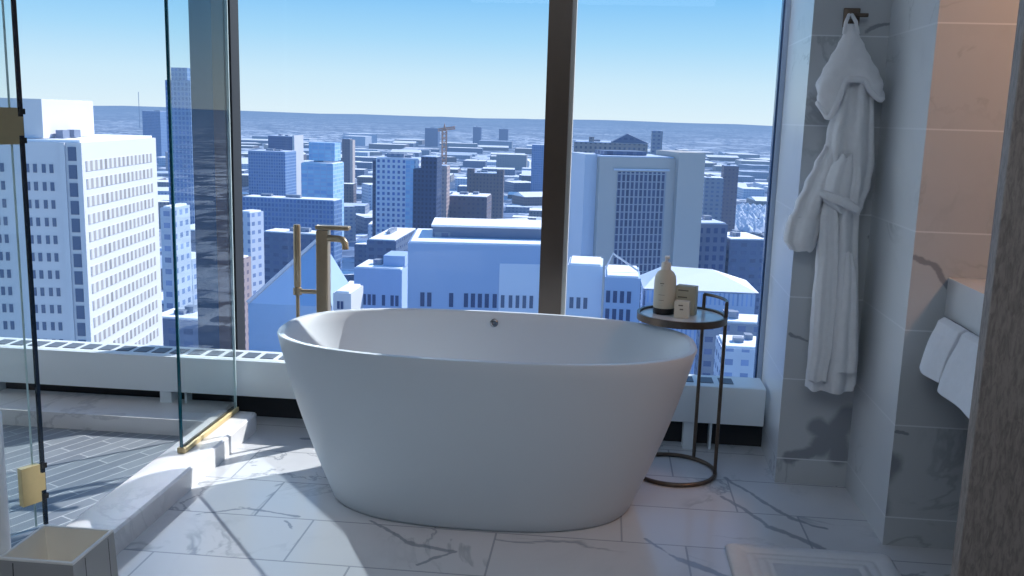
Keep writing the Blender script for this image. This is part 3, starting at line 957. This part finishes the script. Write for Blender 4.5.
def tower(name, label, px0, px1, ytop, D0, D1=None, depth=30.0, wall=f_grey, roof=snow, parapet=1.2, group=None, cat='building', bottom=G):
    """a box-like building whose street face spans the two image columns at its real distance"""
    D1 = D1 or D0
    pl = at(px0, ytop, D0)
    pr = at(px1, ytop, D1)
    a, w, rz = frame_of(pl, pr, D0, D1)
    h = pl.z - bottom
    o = thing(name, (a.x, a.y, bottom), label, cat, group, rz)
    MB().box(0, w, 0, depth, 0, h).build('walls', wall, o, True)
    MB().box(0.8, w - 0.8, 0.8, depth - 0.8, h + 0.01, h + parapet * 0.5).build('roof', roof, o, True)
    if w > 14 and roof is not f_blue:
        ru = random.Random(name + label)
        for _ in range(2):
            ux, uy = ru.uniform(0.15, 0.6) * w, ru.uniform(0.3, 0.6) * depth
            addbox(o, 'roof_unit', ux, ux + ru.uniform(0.1, 0.22) * w, uy, uy + 0.2 * depth, h + parapet * 0.5 + 0.02, h + parapet * 0.5 + ru.uniform(1.2, 2.4), f_grey)
    FOOT.append((a.x + w / 2 * math.cos(rz) - depth / 2 * math.sin(rz), a.y + w / 2 * math.sin(rz) + depth / 2 * math.cos(rz), math.hypot(w, depth) / 2))
    return o, w, h


def addbox(o, name, x0, x1, y0, y1, z0, z1, mat):
    return MB().box(x0, x1, y0, y1, z0, z1).build(name, mat, o, True)


def windows(o, cols, rows, w, h, mat, y=-0.15, face='front', x=0.0):
    """each window is a part of its own, all sharing one mesh"""
    first = None
    for zz in rows:
        for cx in cols:
            if first is None:
                mb = MB()
                if face == 'front':
                    mb.box(-w / 2, w / 2, -0.15, 0.0, -h / 2, h / 2)
                else:
                    mb.box(0.0, 0.15, -w / 2, w / 2, -h / 2, h / 2)
                ob = mb.build('window', mat, o, True)
                first = ob
            else:
                ob = first.copy()
                COL.objects.link(ob)
                ob.parent = o
            ob.location = (cx, -0.01, zz) if face == 'front' else (x + 0.01, cx, zz)


# --- white office tower at the left
c0 = at(82, 143, 180.0)
rz = R(7.5)
wt = thing('white_tower', (c0.x, c0.y, G), 'tall white office tower close by on the left, sunlit on its right flank', 'building', None, rz)
H0 = c0.z - G
LEN = 43.0
addbox(wt, 'walls', -40, 0, 0, LEN, 0, H0, white_far)
addbox(wt, 'roof', -39.3, -0.7, 0.7, LEN - 0.7, H0 + 0.01, H0 + 0.5, snow)
FOOT.append((c0.x - 20, c0.y + 30, 42))
for k in range(13):
    z1 = H0 - 3.6 - k * 3.55
    t_ = MB().box(0.0, 0.12, 1.2, LEN - 3.5, z1 - 2.05, z1).build('window_band', None or facade('tower_band', C(206, 208, 212), C(138, 136, 136), 2.5, 40.0, 0.52, 2.0, k=0.4) if k == 0 else bpy.data.materials['tower_band'], wt, True)
windows(wt, [-17.2, -15.8, -10.9, -9.4, -7.7, -6.2], [H0 - 5.2 - k * 3.55 for k in range(12)], 0.7, 1.7, f_win)
windows(wt, [-2.0], [H0 - 2.2 - k * 3.55 for k in range(13)], 1.6, 2.7, f_win)
for xx in (-3.8, -0.5):
    addbox(wt, 'pilaster', xx - 0.5, xx + 0.5, -0.5, -0.02, 0, H0, white_far)
ph = MB().box(-40, -8.4, 2.2, 27.5, H0 + 0.6, H0 + 8.3).build('penthouse', white_far, wt, True)
for yy in (6, 11.5):
    addbox(wt, 'vent_unit', -7.6, -6.2, yy, yy + 3.2, H0 + 0.6, H0 + 2.2, p_band)
MB().box(-24, -22.2, 6, 8, H0 + 8.31, H0 + 8.8).build('roof_hatch', p_band, wt, True)

# --- blue glass tower behind the shower
bt_, w, h = tower('glass_tower', 'slim blue glass tower with a stepped crown seen through the shower glass', 165, 190, 80, 700, depth=26, wall=f_blue, roof=f_blue, parapet=0.5)
addbox(bt_, 'crown', w * 0.18, w * 0.82, 3, 20, h + 0.3, h + 9.5, f_blue)
tower('glass_block', 'low blue glass block on the plain beyond the white tower', 142, 160, 111, 2200, depth=60, wall=f_blue, roof=snow_soft)
tower('white_annex', 'narrow white annex right behind the white office tower', 160, 172, 208, 310, 310, 14, f_pale, snow)
tower('low_office', 'pale low office with snowy roof low behind the shower glass', 163, 192, 258, 345, 344, 16, f_pale, snow)
tower('flat_warehouse', 'flat snow-roofed warehouse in front of the blue glass tower', 172, 200, 230, 520, 520, 60, f_slate, snow)
tower('street_block', 'long low block with snowy roof deep below the shower glass', 150, 205, 318, 275, 274, 14, f_slate, snow)
# --- mid ground, left window
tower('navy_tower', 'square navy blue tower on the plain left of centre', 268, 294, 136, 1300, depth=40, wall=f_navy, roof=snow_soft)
addbox(bpy.data.objects['navy_tower'], 'painted_sun_strip', 35.2, 38.0, -1.5, 39, 0, 90, plain_far('painted_sun_tone', C(206, 208, 214)))  # pale strip paints sunlight on the tower's right side
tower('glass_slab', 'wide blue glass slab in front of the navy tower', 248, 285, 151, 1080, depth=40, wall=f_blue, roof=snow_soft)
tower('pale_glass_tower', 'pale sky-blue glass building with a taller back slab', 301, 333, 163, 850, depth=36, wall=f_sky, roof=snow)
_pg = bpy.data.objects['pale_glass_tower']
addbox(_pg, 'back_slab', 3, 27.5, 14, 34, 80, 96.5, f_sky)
bw_, w, h = tower('brown_tower', 'slender brown tower with sunlight painted on its right edge on the plain', 342, 350, 139, 1400, depth=14, wall=f_brown, roof=snow_soft)
addbox(bw_, 'painted_sun_edge', w, w + 4, 0, 14, 0, h - 1, plain_far('painted_sun_edge_tone', C(190, 180, 178)))  # lighter box colour paints the sun on this edge
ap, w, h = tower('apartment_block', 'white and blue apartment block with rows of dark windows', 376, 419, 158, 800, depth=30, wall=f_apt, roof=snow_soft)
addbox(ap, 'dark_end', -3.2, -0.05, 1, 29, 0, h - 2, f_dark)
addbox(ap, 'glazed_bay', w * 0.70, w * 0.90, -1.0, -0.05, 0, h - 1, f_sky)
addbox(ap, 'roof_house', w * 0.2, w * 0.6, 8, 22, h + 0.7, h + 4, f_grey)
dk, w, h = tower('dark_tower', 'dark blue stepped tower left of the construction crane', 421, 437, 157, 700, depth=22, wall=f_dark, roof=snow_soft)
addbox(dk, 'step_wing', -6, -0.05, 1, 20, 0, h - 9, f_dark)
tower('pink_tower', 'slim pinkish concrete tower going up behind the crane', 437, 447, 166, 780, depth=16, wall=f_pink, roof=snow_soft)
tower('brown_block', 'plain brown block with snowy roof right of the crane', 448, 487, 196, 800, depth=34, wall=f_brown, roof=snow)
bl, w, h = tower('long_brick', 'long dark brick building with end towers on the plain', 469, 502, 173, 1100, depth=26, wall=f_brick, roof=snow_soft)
addbox(bl, 'end_tower', -2, 6, -1, 8, 0, h + 5, f_brick)
addbox(bl, 'end_tower', w - 6, w + 2, -1, 8, 0, h + 5, f_brick)
tower('far_tower', 'small hazy tower near the horizon, left one of the pair right of the crane', 473, 481, 127, 4000, depth=30, wall=f_navy, roof=snow_soft)
tower('far_tower', 'small hazy tower near the horizon, right one of the pair right of the crane', 499, 508, 129, 4000, depth=30, wall=f_navy, roof=snow_soft)
tower('far_tower', 'small hazy tower near the horizon just left of the crane', 425, 438, 128, 3600, depth=40, wall=f_navy, roof=snow_soft)
tower('blue_block', 'hazy blue glass block beside the dark central mullion', 532, 556, 145, 1500, depth=50, wall=f_blue, roof=snow_soft)
dm = thing('dome_roof', tuple(at(515, 146, 2300) * 1) if False else (at(515, 150, 2300).x, 2300, G), 'low white vaulted roof far out on the plain', 'building')
MB().loft([[(-36 + 72 * k / 12, yy, (18 + 14 * math.sin(math.pi * k / 12)) if yy >= 0 else 0) for k in range(13)] + [(36, yy, 0), (-36, yy, 0)] for yy in (0, 50)]).build('hall', snow, dm, True)

# --- near ground, left window
tower('corner_block', 'pale corner block with snowy roof against the left mullion', 237, 250, 212, 420, 418, 10, f_pale, snow)
tower('rose_block', 'rosy brick block at the foot of the left mullion', 229, 241, 258, 390, 389, 8, f_pink, snow)
tower('plaza_block', 'dark blue-grey block behind the sloped glass roof', 262, 318, 232, 460, 456, 14, f_slate, snow)
tower('long_office', 'long low office with a thin snowy roof line left of centre', 242, 334, 197, 720, 715, 18, f_blue, snow)
tower('snow_cap_block', 'broad block whose flat roof is bright with snow below the apartments', 367, 396, 240, 520, 520, 60, f_slate, snow)
kb, w, h = tower('kiosk_block', 'small white block with two dark windows beside the tap', 333, 351, 293, 300, 300, 16, white_far, snow)
windows(kb, [w * 0.3, w * 0.5], [at(340, 305, 300).z - G], 0.9, 2.6, f_win2)
md, w, h = tower('mid_terrace', 'pale blue terrace with a row of dark windows between the tap and the white hall', 354, 402, 268, 420, 420, 24, p_hall, snow)
windows(md, [w * q for q in (0.22, 0.32, 0.42, 0.62, 0.80, 0.90)], [at(378, 300, 420).z - G], 1.5, 5.0, f_win2)
addbox(md, 'upper_storey', w * 0.55, w, 6, 22, h + 0.7, h + 5.5, p_hall)
# sloped glass roof
pa, pb = at(248, 303, 310), at(326, 296, 305)
sl = thing('sloped_glass_hall', (pa.x, pa.y, G), 'triangular hall with a big pale sloped glass roof behind the tap', 'building')
L_ = pb.x - pa.x
z0, z1 = pa.z - G, at(312, 238, 330).z - G
MB().add([(0, 0, 0), (L_, 0, 0), (L_, 34, 0), (0, 34, 0), (0, 0, z0), (L_, 0, z0), (L_ * 0.66, 22, z1), (L_ * 0.95, 34, z0), (0, 34, z0)],
         [(0, 1, 5, 4), (1, 2, 7, 5), (2, 3, 8, 7), (3, 0, 4, 8), (4, 5, 6), (5, 7, 6), (7, 8, 6), (8, 4, 6), (3, 2, 1, 0)]).build('glass_roof', p_glassroof, sl, True)
MB().tube([(0, -0.3, z0 + 0.2), (L_ * 0.66, 21.7, z1 + 0.3)], 0.7, 6).build('ridge_beam', white_far, sl, True)
MB().tube([(L_, -0.3, z0 + 0.2), (L_ * 0.66, 21.7, z1 + 0.3)], 0.5, 6).build('ridge_beam', p_band, sl, True)
FOOT.append((pa.x + L_ / 2, pa.y + 16, 24))

# --- big white hall in the centre
hl, w, h = tower('convention_hall', 'large white hall with a row of tall windows, just beyond the bathtub', 408, 560, 243, 330, 337, 40, p_hall, snow)
k_ = w / (560 - 408)
zc = at(450, 301, 330).z - G
zc0 = at(450, 308, 330).z - at(450, 294, 330).z
windows(hl, [(px - 408) * k_ for px in (423, 430, 452, 467, 474, 481, 488, 496, 504, 512, 519, 526, 533)], [zc], 1.5, abs(zc0), f_win2)
addbox(hl, 'pale_panel', (500 - 408) * k_, w + 1, -0.4, -0.02, 0, h - 6.5, p_hall2)
addbox(hl, 'attic', 8, w, 14, 38, h + 0.7, h + 4.5, p_band)
addbox(hl, 'attic_roof', 7.5, w + 0.5, 13.5, 38.5, h + 4.51, h + 5.2, snow)
windows(hl, [(px - 408) * k_ for px in (504, 512, 519, 526, 533)], [zc], 1.3, abs(zc0) * 0.9, f_win)
for ob in [c for c in hl.children if c.name.startswith('window')][-5:]:
    ob.location.y = -0.45
hb, w, h = tower('hall_wing', 'white windowless wing of the hall right of the central mullion', 568, 603, 265, 332, 332, 20, p_hall2, snow)
k_ = w / 35
windows(hb, [(px - 568) * k_ for px in (573, 580, 587)], [at(580, 303, 332).z - G], 1.4, 4.0, f_win)
hc, w, h = tower('windowed_wing', 'blue-white wing with two rows of windows left of the side table', 605, 641, 277, 328, 328, 26, p_hall, snow)
k_ = w / 36
windows(hc, [(px - 605) * k_ for px in (609, 616, 623, 630)], [at(620, yy, 328).z - G for yy in (297, 315, 333)], 1.4, 4.2, f_win2)
for (xa, xb) in ((0, 0.95),):
    MB().tube([(0, 10, h + 1), (w * 0.2, 10, h + 7), (w * 0.95, 10, h + 1)], 0.4, 6).build('roof_truss', white_far, hc, True)

# --- government-style building on the right
gv, w, h = tower('precast_tower', 'grey precast tower with a deep recessed window grid, right of the mullion', 600, 676, 157, 450, 462, 34, p_gov, snow_soft)
k_ = w / 76
addbox(gv, 'side_wing', -6.0, -0.05, 4, 30, 0, h + 1, p_govl)
addbox(gv, 'blank_core', w + 0.05, w + 13.5, -3.5, 26, 0, h + 3.0, p_gov)
addbox(gv, 'window_grid', 18 * k_, 67 * k_, -0.35, -0.02, 12, at(640, 172, 455).z - G, f_gov)
addbox(gv, 'lintel', 14 * k_, 70 * k_, -0.5, -0.02, at(640, 171, 455).z - G, at(640, 169, 455).z - G, p_govl)
addbox(gv, 'plant_room', 5, 26, 8, 24, h + 0.7, h + 2.6, f_slate)
pd, w, h = tower('pediment_hall', 'long tan classical building with a low gable behind the precast tower', 574, 648, 142, 800, depth=40, wall=f_tan, roof=snow_soft)
MB().add([(w * 0.5, -1, h + 0.6), (w + 1, -1, h + 0.6), (w * 0.72, -1, h + 8), (w * 0.5, 30, h + 0.6), (w + 1, 30, h + 0.6), (w * 0.72, 30, h + 8)],
         [(0, 1, 2), (3, 5, 4), (0, 2, 5, 3), (1, 4, 5, 2), (0, 3, 4, 1)]).build('gable', f_slate, pd, True)
addbox(pd, 'turret', w * 0.2, w * 0.27, 4, 12, h + 0.6, h + 4.5, f_tan)
tower('stone_block', 'grey windowed tower block rising just right of the classical gable', 652, 663, 131, 1000, depth=14, wall=f_grey, roof=snow_soft)
tower('mullion_office', 'slate office with rows of windows hard against the central mullion', 560, 584, 160, 600, depth=30, wall=f_slate, roof=snow_soft)
gb, w, h = tower('window_block', 'grey block with a grid of square windows right of the precast tower', 697, 728, 224, 470, 474, 26, plain_far('window_block_wall', C(112, 122, 146), 0.7, 0.6), snow_soft)
windows(gb, [w * (0.14 + 0.24 * i) for i in range(4)], [h - 3.2 - 4.5 * i for i in range(8)], 1.9, 2.6, f_win2)
lm, w, h = tower('low_market', 'low building with bright hipped snow roof behind the side table', 646, 756, 290, 340, 341, 26, facade('ribbed_front', C(176, 196, 226), C(120, 146, 190), 1.6, 30.0, 0.4, 0.9), snow_soft)
MB().add([(-1, -1, h + 0.7), (w + 1, -1, h + 0.7), (w + 1, 27, h + 0.7), (-1, 27, h + 0.7), (7, 14, h + 7.0), (w - 14, 14, h + 6.4)],
         [(0, 1, 5, 4), (1, 2, 5), (2, 3, 4, 5), (3, 0, 4), (3, 2, 1, 0)]).build('hip_roof', snow, lm, True)
tower('tan_tower', 'small tan tower on the plain right of the precast tower', 724, 739, 166, 1000, depth=20, wall=f_brown, roof=snow_soft)
tower('chimney_block', 'grey block with snow cap nearest right of the blank core', 705, 724, 178, 900, depth=24, wall=f_grey, roof=snow)
tower('right_block', 'slate block low beside the window jamb, above the table', 730, 768, 240, 480, 484, 30, f_slate, snow)
tower('jamb_terrace', 'flat snow-covered terrace at the foot of the window jamb', 722, 775, 348, 272, 272, 16, f_pale, snow)
tower('street_row', 'striped pale row building below the side table', 702, 770, 322, 300, 300, 14, f_grey, snow)

# --- tower crane
cp = at(443, 222, 1050)
cr = thing('tower_crane', (cp.x, cp.y, G), 'orange tower crane standing over the city left of centre', 'crane')
ztop = at(443, 131, 1050).z - G


def lattice(p0, p1, wd, n):
    p0, p1 = Vector(p0), Vector(p1)
    d = (p1 - p0).normalized()
    a = d.cross(Vector((0, 1, 0.01))).normalized() * wd
    b = d.cross(a).normalized() * wd
    mb = MB()
    cs_ = [a + b, a - b, -a - b, -a + b]
    for c in cs_:
        mb.tube([p0 + c, p1 + c], 0.55, 4)
    for k in range(n):
        q0, q1 = p0 + (p1 - p0) * k / n, p0 + (p1 - p0) * (k + 1) / n
        for i in range(4):
            mb.tube([q0 + cs_[i], q1 + cs_[(i + 1) % 4]], 0.4, 4)
    return mb


lattice((0, 0, 0), (0, 0, ztop), 2.3, 22).build('mast', p_crane, cr, True)
lattice((-7, 2, ztop + 1), (12, -6, ztop + 4), 1.2, 8).build('jib', p_crane, cr, True)
MB().box(-2, 2, -2, 2, ztop, ztop + 3.5).build('cab', p_crane, cr, True)
MB().add([(-1.2, -1.2, ztop + 3.6), (1.2, -1.2, ztop + 3.6), (1.2, 1.2, ztop + 3.6), (-1.2, 1.2, ztop + 3.6), (0, 0, ztop + 9)], [(0, 1, 4), (1, 2, 4), (2, 3, 4), (3, 0, 4), (3, 2, 1, 0)]).build('peak', p_crane, cr, True)
am = at(139, 108, 5000)
tag(MB().tube([(am.x, am.y, G), (am.x, am.y, at(139, 92, 5000).z)], 1.6, 5).build('radio_mast', f_slate), 'thin radio mast on the horizon above the white tower', 'mast')

FOOT.append((cp.x, cp.y, 12))
# --- frosted trees by the precast tower
mb = MB()
rt = random.Random(5)
for k in range(420):
    px = rt.uniform(696, 768)
    D = rt.uniform(1080, 1400)
    p = at(px, 210, D)
    r = rt.uniform(5, 9)
    zb = G + rt.uniform(1.5, 4)
    vs = []
    for i in range(6):
        a = i * math.pi / 3 + rt.uniform(0, 0.5)
        vs.append((p.x + r * math.cos(a), p.y + r * math.sin(a), zb + rt.uniform(2, 4)))
    vs += [(p.x, p.y, zb + rt.uniform(7, 11)), (p.x, p.y, zb)]
    mb.add(vs, [(i, (i + 1) % 6, 6) for i in range(6)] + [((i + 1) % 6, i, 7) for i in range(6)])
tag(mb.build('snowy_trees', p_tree), 'frosted white park trees right of the precast tower', 'trees', None, 'stuff')

# --- the spread of small blocks over the plain
kinds = [('brick_block', 'small dark brick block with snowy flat roof out in the city', f_brick, snow),
         ('slate_house', 'small slate-blue block with snowy roof out in the city', f_slate, snow),
         ('pale_house', 'small pale block with snowy roof out in the city', f_pale, snow),
         ('grey_block', 'small grey block with dull snow roof, shade painted in, out in the city', f_grey, snow_soft),
         ('tan_block', 'small tan block with snowy roof out in the city', f_tan, snow)]
protos = {}
rn = random.Random(11)


def proto(ki, var):
    key = (ki, var)
    if key not in protos:
        name, lab, wm, rm = kinds[ki]
        mb = MB()
        if var == 0:
            mb.box(-0.5, 0.5, -0.5, 0.5, 0, 1, 0)
            mb.add([(-0.48, -0.48, 1.01), (0.48, -0.48, 1.01), (0.48, 0.48, 1.01), (-0.48, 0.48, 1.01)], [(0, 1, 2, 3)], 1)
        elif var == 1:
            mb.prism([(-0.5, -0.5), (0.5, -0.5), (0.5, 0.1), (0.05, 0.1), (0.05, 0.5), (-0.5, 0.5)], 0, 1, 0)
            mb.add([(x, y, 1.01) for x, y in ((-0.48, -0.48), (0.48, -0.48), (0.48, 0.08), (0.03, 0.08), (0.03, 0.48), (-0.48, 0.48))], [(0, 1, 2, 3, 4, 5)], 1)
        else:
            mb.add([(-0.5, -0.5, 0), (0.5, -0.5, 0), (0.5, 0.5, 0), (-0.5, 0.5, 0), (-0.5, -0.5, 0.75), (0.5, -0.5, 0.75), (0.5, 0.5, 0.75), (-0.5, 0.5, 0.75)],
                   [(3, 2, 1, 0), (0, 1, 5, 4), (1, 2, 6, 5), (2, 3, 7, 6), (3, 0, 4, 7)], 0)
            mb.add([(-0.5, 0, 1.1), (0.5, 0, 1.1), (-0.5, -0.5, 0.75), (0.5, -0.5, 0.75), (0.5, 0.5, 0.75), (-0.5, 0.5, 0.75)], [(2, 3, 1, 0), (0, 1, 4, 5), (3, 4, 1), (5, 2, 0)], 1)
        me = bpy.data.meshes.new(name)
        me.from_pydata([tuple(v) for v in mb.v], [], mb.f)
        # the facade texture works in metres: bake a unit of metres by real scale at copy time
        me.materials.append(wm)
        me.materials.append(rm)
        for p, i in zip(me.polygons, mb.mi):
            p.material_index = i
        protos[key] = me
    return protos[key]


count = 0
Yr = 500.0
while Yr < 5200 and count < 296:
    cw = 0.050 * Yr
    xx = -0.50 * Yr + rn.uniform(0, cw)
    while xx < 0.21 * Yr:
        x = xx + rn.uniform(-0.15, 0.15) * cw
        y = Yr + rn.uniform(-0.02, 0.02) * Yr
        w = cw * rn.uniform(0.42, 0.8)
        d = min(Yr * 0.05, cw * rn.uniform(0.4, 0.75))
        rr = math.hypot(w, d) / 2 * 1.05
        if all((x - fx_) ** 2 + (y - fy_) ** 2 > (rr + fr_) ** 2 for fx_, fy_, fr_ in FOOT) and not (1000 < y < 1480 and 0.065 * y < x):
            ki, var = rn.randrange(5), rn.choice((0, 0, 1, 2))
            hgt = rn.uniform(7, 20) * (1.8 if rn.random() < 0.12 else 1)
            me = proto(ki, var)
            m2 = me.copy()
            for v in m2.vertices:
                v.co = (v.co.x * w, v.co.y * d, v.co.z * hgt)
            o = bpy.data.objects.new(kinds[ki][0], m2)
            o.location = (x, y, G)
            o.rotation_euler.z = R(rn.choice((4, 4, 4, 32)) + rn.uniform(-3, 3))
            COL.objects.link(o)
            tag(o, kinds[ki][1], 'building', kinds[ki][0].replace('_', ' ') + 's spread over the city plain')
            count += 1
            FOOT.append((x, y, rr * 0.8))
        xx += cw
    Yr *= 1.088

# ================================================================== light
wd = bpy.data.worlds.new('sky')
SC.world = wd
wd.use_nodes = True
nt = wd.node_tree
nt.nodes.clear()
wo = nt.nodes.new('ShaderNodeOutputWorld')
bg = nt.nodes.new('ShaderNodeBackground')
tc = nt.nodes.new('ShaderNodeTexCoord')
sx = nt.nodes.new('ShaderNodeSeparateXYZ')
cr_ = nt.nodes.new('ShaderNodeValToRGB')
nt.links.new(tc.outputs['Generated'], sx.inputs[0])
nt.links.new(sx.outputs[2], cr_.inputs[0])
nt.links.new(cr_.outputs[0], bg.inputs[0])
nt.links.new(bg.outputs[0], wo.inputs[0])
el = cr_.color_ramp.elements
el[0].position = 0.0
el[0].color = srgb(226, 245, 254)
el[1].position = 1.0
el[1].color = srgb(70, 130, 215)
for p, c in ((0.035, srgb(208, 238, 254)), (0.075, srgb(172, 222, 253)), (0.125, srgb(128, 198, 250)), (0.3, srgb(96, 170, 240))):
    e = el.new(p)
    e.color = c
bg.inputs[1].default_value = 1.0


def sun(name, direction, strength, col, ang):
    ld = bpy.data.lights.new(name, 'SUN')
    ld.energy = strength
    ld.color = col
    ld.angle = R(ang)
    o = bpy.data.objects.new(name, ld)
    o.rotation_euler = Vector(direction).to_track_quat('-Z', 'Y').to_euler()
    COL.objects.link(o)


sun('sun', (-0.557, -0.557, -0.616), 6.4, (1.0, 0.97, 0.92), 0.5)
# the winter sun thrown back by the white tower and the shower glass
# daylight thrown back softly by the snowy city and sunlit facades to the left
sun('city_bounce', (0.78, -0.46, -0.24), 0.75, (0.88, 0.95, 1.0), 40)
bd = Vector((0.50, -0.61, -0.615)).normalized()
tgt = Vector((-0.90, 2.96, 0.0))
ld = bpy.data.lights.new('sun_glint', 'SPOT')
ld.energy = 66000
ld.color = (0.92, 0.96, 1.0)
ld.spot_size = 2 * math.atan(0.66 / 40)
ld.spot_blend = 0.3
ld.shadow_soft_size = 0.25
lo = bpy.data.objects.new('sun_glint', ld)
lo.location = tgt - bd * 40
lo.rotation_euler = bd.to_track_quat('-Z', 'Y').to_euler()
COL.objects.link(lo)


def area(name, loc, target, size, power, col):
    ld = bpy.data.lights.new(name, 'AREA')
    ld.energy = power
    ld.color = col
    ld.size = size
    o = bpy.data.objects.new(name, ld)
    o.location = loc
    o.rotation_euler = (Vector(target) - Vector(loc)).to_track_quat('-Z', 'Y').to_euler()
    COL.objects.link(o)


area('room_fill', (-0.2, 0.9, 2.70), (-0.2, 1.5, 0.0), 2.2, 46.0, (0.82, 0.91, 1.0))  # added fill lamp to lift the dark room, no real fitting
sl_ = bpy.data.lights.new('vanity_light', 'SPOT')
sl_.energy = 64
sl_.color = (1.0, 0.53, 0.30)
sl_.spot_size = R(78)
sl_.spot_blend = 0.8
sl_.shadow_soft_size = 0.12
slo = bpy.data.objects.new('vanity_light', sl_)
slo.location = (2.05, 2.45, 2.45)
slo.rotation_euler = (Vector((1.38, 3.25, 1.7)) - slo.location).to_track_quat('-Z', 'Y').to_euler()
COL.objects.link(slo)

SC.view_settings.view_transform = 'Standard'
SC.view_settings.look = 'None'
SC.view_settings.exposure = 0.0
SC.cycles.transparent_max_bounces = 24
SC.cycles.max_bounces = 8
SC.cycles.diffuse_bounces = 5
SC.cycles.sample_clamp_indirect = 4.0
